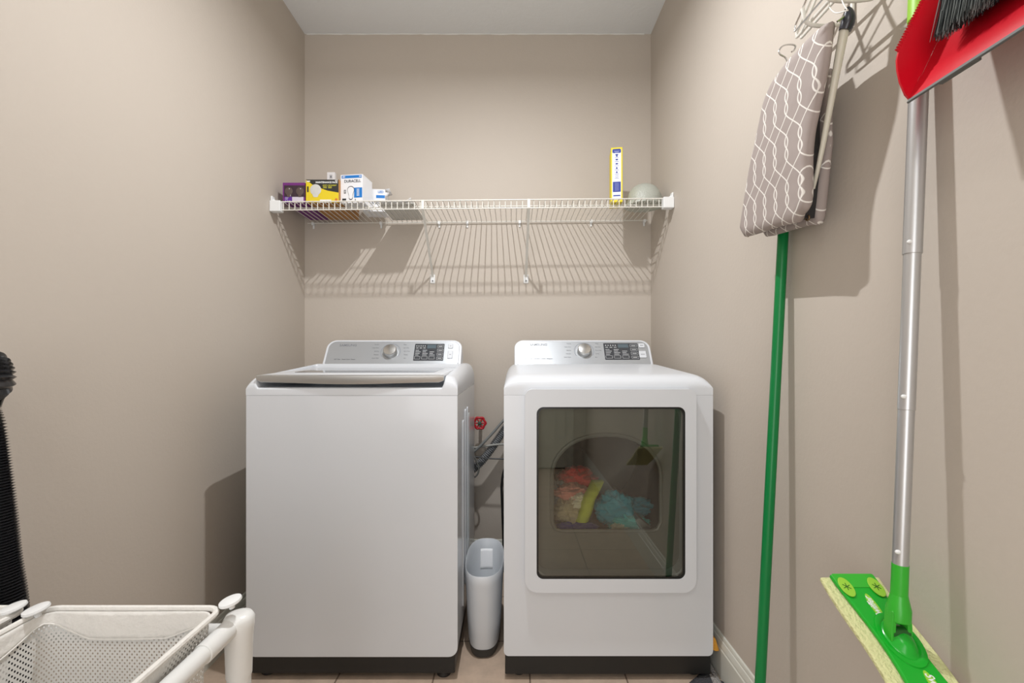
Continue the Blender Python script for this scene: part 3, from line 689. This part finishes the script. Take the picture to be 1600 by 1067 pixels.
# ------------------------------------------------------------------ ironing board on the right wall
def cover_mat():
    m = bpy.data.materials.new('trellis cover'); m.use_nodes = True; nt = m.node_tree; L = nt.links.new; b = nt.nodes['Principled BSDF']
    b.inputs['Roughness'].default_value = .8
    tc = nt.nodes.new('ShaderNodeTexCoord'); sp = nt.nodes.new('ShaderNodeSeparateXYZ'); L(tc.outputs['Object'], sp.inputs[0])
    def mth(op, a, b_=None, c=None):
        n = nt.nodes.new('ShaderNodeMath'); n.operation = op
        for i, v in enumerate((a, b_, c)):
            if v is None: continue
            if isinstance(v, (int, float)): n.inputs[i].default_value = v
            else: L(v, n.inputs[i])
        return n.outputs[0]
    us = mth('ADD', mth('MULTIPLY', sp.outputs[1], 1 / .044), 40.2)
    vs = mth('FRACT', mth('ADD', mth('MULTIPLY', sp.outputs[2], 1 / .098), 5.3))
    fc = nt.nodes.new('ShaderNodeFloatCurve'); L(vs, fc.inputs['Value']); cv = fc.mapping.curves[0]
    pl = [(0, 0), (.07, -.09), (.13, -.12), (.19, -.10), (.27, 0), (.34, .13), (.42, .31), (.5, .5)]
    pts = pl + [(1 - x, 1 - y) for x, y in reversed(pl[:-1])]
    pts = [(x, (y + .2) / 1.4) for x, y in pts]
    cv.points[0].location = pts[0]; cv.points[1].location = pts[-1]
    for q in pts[1:-1]: cv.points.new(*q)
    fc.mapping.update()
    h = mth('SUBTRACT', mth('MULTIPLY', fc.outputs[0], 1.4), .2)
    A = mth('PINGPONG', mth('SUBTRACT', us, h), .5); B = mth('PINGPONG', mth('ADD', us, h), .5)
    d = mth('MINIMUM', A, B)
    mr = nt.nodes.new('ShaderNodeMapRange'); mr.inputs['From Min'].default_value = .03; mr.inputs['From Max'].default_value = .05; mr.inputs['To Min'].default_value = 1; mr.inputs['To Max'].default_value = 0
    L(d, mr.inputs['Value'])
    mx = nt.nodes.new('ShaderNodeMix'); mx.data_type = 'RGBA'; mx.inputs[6].default_value = lin((158, 147, 142)); mx.inputs[7].default_value = lin((226, 222, 216))
    L(mr.outputs[0], mx.inputs[0]); L(mx.outputs[2], b.inputs['Base Color'])
    n = nt.nodes.new('ShaderNodeTexNoise'); n.inputs['Scale'].default_value = 14; bp = nt.nodes.new('ShaderNodeBump'); bp.inputs['Strength'].default_value = .35; bp.inputs['Distance'].default_value = .012
    L(tc.outputs['Object'], n.inputs['Vector']); L(n.outputs['Fac'], bp.inputs['Height']); L(bp.outputs[0], b.inputs['Normal'])
    return m
M_cov = cover_mat()
board = thing('ironing_board', (.63, 1.0, 1.34), 'folded tabletop ironing board with taupe trellis cover hanging on the wall', 'ironing board')
def onX(px, py, X): Y = X * F / (px - 800); return (Y, EYE - (py - 556) * Y / F)
def pad(name, X0, X1, loop, puff):
    """puffed pad between X0 and X1, outline in (Y, Z)"""
    n = len(loop); cy = sum(p[0] for p in loop) / n; cz = sum(p[1] for p in loop) / n
    def ins(d): 
        out = []
        for (y, z) in loop:
            v = Vector((cy - y, cz - z)); l = v.length; v = v / l * d; out.append((y + v.x, z + v.y))
        return out
    lay = []
    for (t, d) in ((0, .03), (.0, .02), (.12, .009), (.3, .002), (.5, 0), (.7, .002), (.88, .009), (1, .02), (1, .03)):
        lay.append([(X0 + (X1 - X0) * t, y, z) for y, z in ins(d)])
    mb = MB().loft(lay, False, False)
    for L_, xx, sg in ((lay[0], X0, -1), (lay[-1], X1, 1)):
        prev = L_; cl = []
        for s_ in (.75, .5, .25): cl.append([(xx + sg * puff * (1 - s_), cy + (y - cy) * s_, cz + (z - cz) * s_) for _, y, z in L_])
        mb.loft(([prev] + cl), False, False); k = len(mb.v); mb.v.append(Vector((xx + sg * puff * .9, cy, cz))); b0 = k - n
        for j in range(n): mb.f.append((b0 + j, b0 + (j + 1) % n, k))
    return mb.build(name, M_cov, board, smooth=180)
XO = .592
keys = [(1152, 360), (1162, 289), (1171, 240), (1182, 187), (1188, 159), (1199, 131), (1211, 112), (1226, 92), (1239, 79), (1250, 66), (1265, 51), (1280, 38), (1290, 33)]
far = spline([Vector((*onX(a, b, XO), 0)) for a, b in keys], 4)
near = spline([Vector((*onX(a, b, .618), 0)) for a, b in ((1309, 42), (1308, 60), (1304, 95), (1295, 142), (1287, 180), (1280, 212), (1275, 255), (1274, 300), (1272, 325), (1262, 338))], 4)
near = [Vector((.8665, 1.692, 0))] + near
bot = [Vector((*onX(a, b, XO), 0)) for a, b in ((1240, 347), (1215, 353), (1190, 361), (1168, 368), (1158, 370))]
lo_ = [(p.x, p.y) for p in far + near[1:] + bot]
pad('outer_pad', XO, .618, lo_, .003)
lo2 = [(y + .022 + (.05 if z > 1.5 else .03) * 0, z + .004) for y, z in lo_]
def shift_near(y, z):
    return (max(y, .953 + .03 * max(0, 1.5 - z) / .15), min(z, 1.655))
pad('inner_pad', .647, .672, [shift_near(y, z) for y, z in lo_], .003)
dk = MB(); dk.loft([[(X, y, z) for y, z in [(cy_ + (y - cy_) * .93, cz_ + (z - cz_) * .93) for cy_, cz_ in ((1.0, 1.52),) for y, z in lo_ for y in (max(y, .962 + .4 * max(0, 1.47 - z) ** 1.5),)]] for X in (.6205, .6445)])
dk.build('gap_fill', mat('dark gap shade', (30, 30, 32), .5), board)  # dark slab filling the gap between the pads, standing in for its shade
# folded leg tube along the near edge, black end cap
tp = [Vector(at(1320, 42, .8755)), Vector(at(1310, 95, .893)), Vector(at(1298, 160, .914)), Vector(at(1286, 225, .936)), Vector(at(1277, 268, .953)), Vector(at(1271, 295, .968))]
tp = spline(tp, 6)
MB().tube(tp, lambda t: .0085 - .0055 * t, 12).build('leg', mat('cream painted steel', (206, 203, 188), .35), board)
cp_ = [at(1324, 12, .868), at(1326, 22, .869), at(1325, 34, .871), at(1320, 48, .8755)]
MB().tube(spline(cp_, 6), lambda t: .0025 + .0095 * sin(pi * min(t * .62 + .05, 1)), 14).build('end_cap', mat('dark plastic cap', (44, 46, 54), .25), board)
MB().tube(spline([at(1308, 34, .87), at(1316, 28, .868), at(1323, 22, .867)], 5), .0018, 8).build('hinge_wire', M_chrome, board)
for (px, py, X) in ((1169, 370, .625), (1262, 345, .63)):
    Y, Z = onX(px, py, X); fr = Fr((X, Y, Z), (0, -1, 0), (0, 0, 1))
    MB().tube([fr.p(.005 * cos(a), .006 + .005 * sin(a)) for a in [2 * pi * i / 20 for i in range(20)]], .0018, 8, closed=True).build('hinge_ring', mat('aged brass', (120, 98, 70), .4, metal=.8), board)
# hem cord along the cover's bottom edge
# ------------------------------------------------------------------ hangers and hooks above the board
rack = thing('wall_hook_rack', (.69, .9, 1.78), 'white coated wire hook rack on the wall above the ironing board', 'hook')
def U(pts, r, m, nm): return MB().tube(spline(pts, 6), r, 10).build(nm, m, rack)
U([(.695, .872, 1.86), (.694, .872, 1.78), (.688, .872, 1.742), (.665, .874, 1.735), (.62, .876, 1.735), (.6, .876, 1.742), (.594, .877, 1.76)], .004, M_wire, 'prong')
U([(.695, .94, 1.86), (.694, .94, 1.76), (.688, .94, 1.738), (.665, .94, 1.735), (.62, .942, 1.735), (.6, .942, 1.745), (.594, .942, 1.77)], .004, M_wire, 'prong')
MB().prism(Fr((XR, .906, 1.88), (0, -1, 0), (0, 0, 1)), rrect(-.05, .05, -.03, .03, .006), .0006, .005).build('wall_plate', M_white, rack, bevel=.001)
U([at(1323.5, 15, .83), (.603, .838, 1.70), (.606, .856, 1.735), (.607, .876, 1.7425), (.611, .888, 1.735), (.604, .86, 1.70), at(1325, 16, .832)], .0012, M_wire, 'cord')
whites = ((.612, .99, 1.745, .003, 'white plastic clothes hanger, the one nearest the ironing board face'), (.650, 1.035, 1.775, .003, 'white plastic clothes hanger, closest to the wall in the bunch'))
def hanger(X, yf, zb, r, label, m, k_=.56):
    t = thing('clothes_hanger', (X, yf - .2 * k_, zb), label, 'hanger', 'clothes hangers bunched above the ironing board')
    yc = yf - .2 * k_; pts = []
    for s_ in (1, -1):
        pts += [Vector((X, yc + s_ * a * k_, zb + b)) for a, b in (((.0, .085), (.03, .078), (.1, .052), (.17, .022), (.196, .012), (.2, .004), (.192, -.001), (.1, 0)) if s_ == 1 else ((.0, 0), (.1, 0), (.192, -.001), (.2, .004), (.196, .012), (.17, .022), (.1, .052), (.03, .078)))]
    MB().tube(spline(pts + [pts[0]], 5)[:-1], r, 8, closed=True).build('frame', m, t)
    hk = [Vector((X, yc + a, zb + b)) for a, b in ((0, .085), (0, .115), (.012, .13), (.024, .15), (.012, .172), (-.008, .172), (-.018, .158))]
    MB().tube(spline(hk, 5), .0016, 8).build('hook', M_chrome, t)
for q in whites: hanger(*q, M_wire)
hanger(.597, .972, 1.745, .0018, 'bare steel wire clothes hanger on the room side of the white bunch', M_chrome)
sh_ = MB().tube(spline([at(1231, 98, 1.12), at(1227, 90, 1.12), at(1219, 85, 1.12), at(1217.5, 79, 1.12), at(1224, 71.5, 1.12), at(1236, 69.5, 1.12), at(1243, 72, 1.12), at(1241, 78, 1.12), at(1237, 81, 1.12)], 6), .0019, 8).build('wire_hook', M_chrome)
tag(sh_, 'small bent steel hook sticking up behind the left edge of the ironing board', 'hook')

# ------------------------------------------------------------------ green broom
pa = Vector((.683, 1.158, 1.40)); pend = Vector((.606, 1.148, .004))
o = MB().tube([pa, pa.lerp(pend, .5), pend], .0124, 24).build('broom_handle', mat('green enamel', (0, 122, 60), .3, spec=.4), bevel=.002)
tag(o, 'green broom handle leaning on the right wall behind the ironing board', 'broom handle')

# ------------------------------------------------------------------ flat mop hanging on the right wall
mop = thing('flat_mop', (.645, .76, .6), 'flat mop with silver pole and green head hanging on the right wall', 'mop')
J = Vector((.634, .757, .615)); Tm = Vector((.6715, .762, 1.475)); dm = (Tm - J).normalized()
def mp_(z): return J + dm * ((z - J.z) / dm.z)
M_alu = mat('satin aluminium', (196, 197, 198), .36, metal=.75)
def zpy(py): return EYE - (py - 556) * .76 / F
MB().tube([mp_(zpy(397)), mp_(1.62)], .0132, 24).build('pole_section', M_alu, mop, bevel=.0008)
MB().tube([mp_(zpy(640)), mp_(zpy(397) + .002)], .0119, 24).build('pole_section', M_alu, mop, bevel=.0008)
MB().tube([mp_(zpy(882)), mp_(zpy(640) + .002)], .0112, 24).build('pole_section', M_alu, mop, bevel=.0008)
for zz in (zpy(379), zpy(619), zpy(859)):
    p = mp_(zz) + Vector((-.0108, -.006, 0)); MB().lathe(Fr(p, (0, -1, 0), (0, 0, 1)), [(.0035, -.003), (.0034, .001), (.002, .003), (.0003, .0035)], 12).build('snap_button', M_white, mop)
M_gr = mat('bright green plastic', (52, 176, 46), .3); M_gr2 = mat('head green plastic', (18, 168, 40), .22); M_lime = mat('lime rubber', (150, 204, 60), .4)
MB().tube([mp_(1.615), mp_(1.86)], .0185, 20).build('grip', M_lime, mop, bevel=.003, label='lime green grip')
MB().tube([mp_(.660), mp_(.70), mp_(zpy(880))], .0117, 24).build('socket', M_gr, mop, label='green socket at the foot of the pole')
hf = Fr((.632, .86, .648), (1, 0, 0), (0, .155, .088))          # head frame: x across, y up the slope
W2 = .0535; LH = .265
cl = MB(); n = 36; rr = []
def cl_w(v): return W2 + .001 + .0018 * sin(v * 9)
pa_ = [(-cl_w(v), -LH * v + .002) for v in [i / n for i in range(n + 1)]]; pb_ = [(cl_w(v + .3), -LH * v + .002) for v in [i / n for i in range(n, -1, -1)]]
cl.prism(hf, list(reversed([(min(x, .06), y) for x, y in pa_ + pb_])), -.012, -.003)
cl.build('mop_cloth', mat('pale yellow quilted cloth', (216, 216, 160), .85, bump=.6, bscale=160), mop, bevel=.003, label='pale yellow quilted cloth under the head')
def hwid(v): return .040 - .011 * sin(pi * min(max(v, 0), 1)) ** 1.6
L_ = [(-hwid(v), -LH * v + .0015) for v in [i / 24 for i in range(25)]]; R_ = [(hwid(v), -LH * v + .0015) for v in [i / 24 for i in range(24, -1, -1)]]
hd_ = MB().prism(hf, L_ + R_, -.002, .006).build('head_plate', M_gr2, mop, bevel=.003)
MB().prism(hf, rrect(-.039, .039, -.026, .0015, .004), .0055, .0072).build('end_band', M_gr, hd_, bevel=.001)
for yy in (-.026, -LH + .028):
    for xx in (-.027, .027):
        g = Fr(hf.p(xx, yy, .007), hf.x, hf.y); o_ = [(.0115 * cos(a), .019 * sin(a)) for a in [2 * pi * i / 24 for i in range(24)]]
        gg = MB().prism(g, o_, 0, .0022).build('gripper', M_lime, mop, bevel=.0008, label='lime oval cloth gripper')
        s_ = MB()
        for k in range(3): a = k * pi / 3 + .4; s_.box((-.007 * 1, -.0006, 0), (.007, .0006, .0005), Fr(g.p(0, 0, .0023), g.x * cos(a) + g.y * sin(a), g.y * cos(a) - g.x * sin(a)))
        s_.build('slits', mat('dark green slit', (60, 110, 30), .6), gg)
jc = Fr(hf.p(.004, -.117, .005), hf.x, hf.y)
o_ = MB().loft([[jc.p(.031 * s1 * cos(a), .045 * s1 * sin(a), d) for a in [2 * pi * i / 32 for i in range(32)]] for s1, d in ((1, 0), (.97, .003), (.8, .004), (.72, .002), (.62, .004), (.45, .012), (.2, .016), (.02, .017))])
o_.build('swivel_base', M_gr2, mop, smooth=50)
MB().cyl(J + Vector((-.014, 0, -.008)), J + Vector((.014, 0, -.008)), .0095, seg=20).build('swivel_pin', mat('dark green plastic', (30, 92, 34), .4), mop)
yk = MB()
for s_ in (-1, 1): yk.loft([[c_ + Vector((s_ * .0135, 0, 0)) + Vector((a * .004, b * .011, 0)) for a, b in ((-1, -.8), (1, -.8), (1, .8), (-1, .8))] for c_ in (J + Vector((0, 0, -.02)), J + Vector((0, 0, .0)), J + Vector((-s_ * .002, 0, .03)))])
yk.loft([[J + dm * d + Vector((r_ * cos(a), r_ * sin(a), 0)) for a in [2 * pi * i / 20 for i in range(20)]] for d, r_ in ((.012, .0172), (.03, .0172), (.05, .0125), (.055, .0117))])
yk.build('yoke', M_gr, mop, bevel=.002)
for (v0, sg) in ((-.083, 1), (-.168, -1)):
    tf = Fr(hf.p(.003, v0, .0068), hf.y * sg, hf.x * -sg)
    e_ = MB().prism(tf, [(-.002 + .0225 + .0245 * cos(a), .003 + .0065 * sin(a)) for a in [2 * pi * i / 24 for i in range(24)]], -.001, .0004); e_.build('logo_oval', M_lime, hd_)
    letters('Swiffer', .0155, tf, 0, 0, .0006, shear=.35, bold=.0003, sx=.9).build('lettering', M_white, hd_)

# ------------------------------------------------------------------ dustpan and brush
M_red = mat('red plastic', (200, 14, 34), .28, spec=.6)
pan = thing('dustpan', (.65, .56, 1.5), 'red dustpan with grey rubber lip and serrated sides hanging on the wall', 'dustpan')
plate = [(.603, 1.450), (.606, 1.457), (.619, 1.484), (.623, 1.488), (.660, 1.566), (.676, 1.61), (.684, 1.68), (.685, 1.74)]
PY0, PY1 = .40, .70
b_ = MB(); prof = plate + [(x + .003, z - .001) for x, z in reversed(plate)]
b_.loft([[(x, y, z) for x, z in prof] for y in (PY0, PY1)])
b_.build('pan', M_red, pan, bevel=.0006)
for y0, sg in ((PY1, 1), (PY0, -1)):
    oe = [(.598, 1.457), (.590, 1.476), (.586, 1.494), (.585, 1.510), (.588, 1.523)]
    te = []; N = 26
    for i in range(N):
        t = i / N; x = .588 + .0537 * t; z = 1.523 + .105 * t
        te += [(x + .0002, z), (x - .0048, z + .0036)]
    te += [(.66, 1.66), (.68, 1.70)]
    poly = [(.604, 1.4505)] + oe + te + [(.684, 1.69), (.676, 1.61), (.660, 1.566), (.623, 1.488), (.619, 1.484)]
    fr = Fr((0, y0, 0)); s_ = MB()
    # side wall leans outward a little as it leaves the plate
    s_.prism(fr, poly, -.003, 0, )
    s_.build('side_wall', M_red, pan, smooth=30)
lp = MB().loft([[(.6005, y, 1.4455), (.603, y, 1.4435), (.609, y, 1.4535), (.606, y, 1.4555)] for y in (PY0, PY1 + .002)])
lp.box((.606, .60, 1.4455), (.612, .655, 1.452)); lp.build('rubber_lip', mat('grey rubber', (92, 94, 92), .6), pan, bevel=.0008)
MB().tube(spline([(.684, .55, 1.73), (.675, .55, 1.77), (.67, .55, 1.82), (.672, .55, 1.87)], 6), .012, 14).build('handle', M_red, pan)
brush = thing('hand_brush', (.63, .55, 1.6), 'red hand brush with dark grey bristles clipped into the dustpan', 'brush')
MB().box((.612, .44, 1.60), (.655, .657, 1.625)).build('brush_block', M_red, brush, bevel=.006)
MB().tube(spline([(.635, .55, 1.62), (.63, .55, 1.68), (.63, .55, 1.76)], 6), .011, 14).build('handle', M_red, brush)
MB().box((.618, .444, 1.535), (.65, .645, 1.602)).build('bristle_core', mat('black bristle core', (16, 14, 15), .9), brush)
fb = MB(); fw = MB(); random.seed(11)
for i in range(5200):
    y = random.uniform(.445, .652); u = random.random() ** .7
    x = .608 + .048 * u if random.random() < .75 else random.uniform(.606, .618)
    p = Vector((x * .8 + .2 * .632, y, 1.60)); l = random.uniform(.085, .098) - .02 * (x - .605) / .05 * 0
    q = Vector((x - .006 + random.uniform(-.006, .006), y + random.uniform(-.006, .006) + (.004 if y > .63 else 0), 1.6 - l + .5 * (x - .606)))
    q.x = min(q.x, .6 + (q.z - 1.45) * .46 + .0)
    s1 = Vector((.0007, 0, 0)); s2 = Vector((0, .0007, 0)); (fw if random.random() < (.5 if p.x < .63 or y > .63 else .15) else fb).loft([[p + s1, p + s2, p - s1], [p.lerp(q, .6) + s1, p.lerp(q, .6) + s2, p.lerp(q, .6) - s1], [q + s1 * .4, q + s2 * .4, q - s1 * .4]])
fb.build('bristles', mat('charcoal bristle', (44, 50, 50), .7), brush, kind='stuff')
fw.build('lit_bristles', mat('lit bristle', (136, 142, 140), .8), brush, kind='stuff', label='pale bristles, thicker on the lit side')  # paler fibres, mostly at the left and far end, paint in the lit face

# ------------------------------------------------------------------ laundry sorter, bottom left
M_fr = mat('white painted tube', (230, 231, 229), .3); M_cloth = mat('white cotton', (228, 226, 221), .85, bump=.35, bscale=70)
def mesh_mat():
    m = bpy.data.materials.new('white mesh fabric'); m.use_nodes = True; nt = m.node_tree; L = nt.links.new; b = nt.nodes['Principled BSDF']
    b.inputs['Base Color'].default_value = lin((222, 221, 217)); b.inputs['Roughness'].default_value = .8
    uv = nt.nodes.new('ShaderNodeTexCoord'); sp = nt.nodes.new('ShaderNodeSeparateXYZ'); L(uv.outputs['Object'], sp.inputs[0])
    def mth(op, a, b_=None):
        n = nt.nodes.new('ShaderNodeMath'); n.operation = op
        for i, v in enumerate((a, b_)):
            if v is None: continue
            if isinstance(v, (int, float)): n.inputs[i].default_value = v
            else: L(v, n.inputs[i])
        return n.outputs[0]
    a = mth('MULTIPLY', mth('ADD', sp.outputs[0], sp.outputs[1]), 2 * pi / .0072); z = mth('MULTIPLY', sp.outputs[2], 2 * pi / .0085)
    f_ = mth('MULTIPLY', mth('COSINE', mth('MULTIPLY', mth('ADD', a, z), .5)), mth('COSINE', mth('MULTIPLY', mth('SUBTRACT', a, z), .5)))
    g_ = mth('GREATER_THAN', mth('ABSOLUTE', f_), .72)
    t = nt.nodes.new('ShaderNodeBsdfTransparent'); mx = nt.nodes.new('ShaderNodeMixShader')
    L(g_, mx.inputs[0]); L(b.outputs[0], mx.inputs[1]); L(t.outputs[0], mx.inputs[2]); L(mx.outputs[0], nt.nodes['Material Output'].inputs[0])
    return m
M_mesh = mesh_mat()
so = thing('laundry_sorter_frame', (-.71, .51, 0), 'white tubular laundry sorter frame in the lower left corner', 'laundry hamper')
FX0, FX1, FY0, FY1, FZ = -1.005, -.4165, .33, .703, .652
for (x, y) in ((FX0, FY0), (FX1, FY0), (FX0, FY1), (FX1, FY1)):
    MB().tube([(x, y, .002), (x, y, FZ - .075)], .0165, 20).build('post', M_fr, so, bevel=.001)
    e_ = MB().loft([[(x + r_ * cos(a), y + r_ * sin(a), z) for a in [2 * pi * i / 24 for i in range(24)]] for z, r_ in ((FZ - .078, .0178), (FZ - .06, .0182), (FZ - .02, .0195), (FZ - .005, .021), (FZ + .008, .0215), (FZ + .014, .018), (FZ + .0165, .01))])
    e_.build('corner_fitting', M_fr, so, smooth=50)
for (a, b) in (((FX1 - .006, FY0, FZ), (FX1 - .006, FY1, FZ)), ((FX0, FY0, FZ), (FX0, FY1, FZ)), ((FX0, FY1 - .004, FZ - .012), (FX1, FY1 - .004, FZ - .012)), ((FX0, FY0, FZ - .012), (FX1, FY0, FZ - .012))):
    rl = MB().tube([a, b], .0125, 18)
    rl.build('top_rail', M_fr, so)
sl = MB().tube([(FX1 - .006, FY1 - .075, FZ), (FX1 - .006, FY1 - .005, FZ)], .0142, 18).build('rail_sleeve', M_fr, so, bevel=.001)
for (a, b) in (((FX0, FY0, .12), (FX1, FY0, .12)), ((FX0, FY1, .12), (FX1, FY1, .12)), ((FX0, FY0, .12), (FX0, FY1, .12)), ((FX1, FY0, .12), (FX1, FY1, .12))):
    MB().tube([a, b], .0105, 14).build('lower_rail', M_fr, so)
def bag(x0, x1, label, caps):
    y0, y1, zt = .352, .687, .684
    t = thing('laundry_bag', ((x0 + x1) / 2, .52, .2), label, 'laundry bag', 'mesh laundry bags hung in the sorter frame')
    def lp(z, ins, wob=0):
        L = rrect(x0 + ins, x1 - ins, y0 + ins, y1 - ins, .02, 5); L0 = rrect(x0, x1, y0, y1, .02, 5); out = []
        # resample along straight sides
        for i in range(len(L)):
            a = Vector(L[i]); b = Vector(L[(i + 1) % len(L)]); n_ = max(1, int((Vector(L0[(i + 1) % len(L)]) - Vector(L0[i])).length / .012))
            for k in range(n_): q = a.lerp(b, k / n_); out.append(q)
        res = []
        for q in out:
            w_ = wob * noise.noise(Vector((q.x * 14, q.y * 14, z * 8))) ; c_ = Vector(((x0 + x1) / 2, (y0 + y1) / 2)); d = (q - c_).normalized()
            res.append((q.x + d.x * w_, q.y + d.y * w_, z))
        return res
    def edge_low(x, y):
        u = min(abs(x - x0), abs(x - x1)) / ((x1 - x0) / 2); v = min(abs(y - y0), abs(y - y1)) / ((y1 - y0) / 2)
        return min(1, max(u, v) * 1.8)
    MB().tube(lp(zt, 0), .0042, 8, closed=True).build('hem', M_cloth, t)
    inner = lp(zt - .002, .005, .002)
    band = [inner]
    for k in range(1, 7):
        L = lp(zt, .005 + .0015 * k * .5, .002 + .0012 * k); band.append([(x, y, zt - .002 - (.008 + .028 * edge_low(x, y)) * k / 6) for x, y, z in L])
    MB().loft(band, False, False).build('band', M_cloth, t, solid=.0012, smooth=60)
    low = band[-1]; st = [(x, y, z) for x, y, z in low]
    MB().tube(st, .0014, 6, closed=True).build('seam', M_cloth, t)
    side = [[(x, y, z + .001) for x, y, z in lp(zt - .01, .0055, .003)]]
    for z, ins in ((.6, .009), (.52, .012), (.42, .016), (.32, .02), (.25, .024)): side.append(lp(z, ins, .008))
    MB().loft(side, False, False).build('mesh_side', M_mesh, t, smooth=180)
    MB().loft([lp(.2505, .024, .008), lp(.248, .05, .008)], False, True).build('bottom', M_cloth, t, smooth=180)
    for (cx, cy, tx) in caps:
        fr = Fr((cx, cy, zt + .006), (1, 0, .18), (0, 1, .12))
        c_ = MB().lathe(fr, [(.004, -.008), (.004, 0), (.0145, .0005), (.0155, .002), (.015, .005), (.011, .0062), (.001, .0065)], 28); c_.build('snap_cap', M_white, t, smooth=40)
    return t
bag(-.694, -.432, 'white mesh laundry bag on the right side of the sorter frame', ((-.421, .69, 0), (-.689, .668, 0)))
bag(-.985, -.722, 'white mesh laundry bag at the far left edge of the sorter frame', ((-.727, .672, 0), (-.98, .672, 0)))

# ------------------------------------------------------------------ black vacuum hose, left edge
VY = .85
hp = [(14, 1150), (10, 1040), (6, 946), (-5, 871), (-12, 800), (-20, 732), (-28, 676), (-38, 640), (-30, 612), (-14, 594), (-22, 572), (-42, 566)]
hp3 = [at(a, b, VY) for a, b in hp]; hp3 = [Vector((-.92, .86, .035)), Vector((-.925, .855, .2))] + hp3
for p in hp3: p.x = max(p.x, XL + .037)
o = MB().tube(spline(hp3, 14), .0300, 28, (.0052, .003)).build('vacuum_hose', mat('glossy black hose', (40, 40, 42), .2), smooth=25)
tag(o, 'black ribbed vacuum hose standing at the far left edge by the wall', 'hose')

# ------------------------------------------------------------------ small things on the floor at the right
Yq = 1.555
t = thing('foam_wedge', (.67, 1.53, .088), 'small orange foam wedge stuck between the dryer and the baseboard', 'sponge')
f = Fr((.6575, 1.515, .088))
MB().prism(f, [(0, .006), (.013, 0), (.0245, .002), (.012, .043), (.004, .046), (0, .03)], -.03, 0).build('foam', mat('orange foam', (222, 160, 60), .9, bump=.6, bscale=200), t, bevel=.002)
ln = MB(); crumple(ln, (.6715, 1.60, .007), (.0075, .10, .006), 31, fold=.3); crumple(ln, (.662, 1.47, .006), (.013, .05, .005), 32, fold=.3)
o = ln.build('lint', mat('grey lint', (168, 164, 160), .95, bump=.8, bscale=150), smooth=180); o['kind'] = 'stuff'; tag(o, 'grey dust and lint along the foot of the right baseboard', 'dust')
mt = MB(); fr = Fr((at(1109, 1049, 1.5).x, 1.545, .0015), (cos(-.9), sin(-.9), 0), (sin(.9), cos(.9), 0))
mt.grid(12, 12, lambda u, v: tuple(fr.p(u * .16 , -v * .09, .002 + .0015 * noise.noise(Vector((u * 4, v * 4, 0))))))
o = mt.build('floor_cloth', mat('charcoal cloth', (74, 74, 78), .9, bump=.7, bscale=220), solid=.0035); tag(o, 'corner of a charcoal cloth on the floor in front of the dryer', 'cloth')
print('objects', len(S.objects))
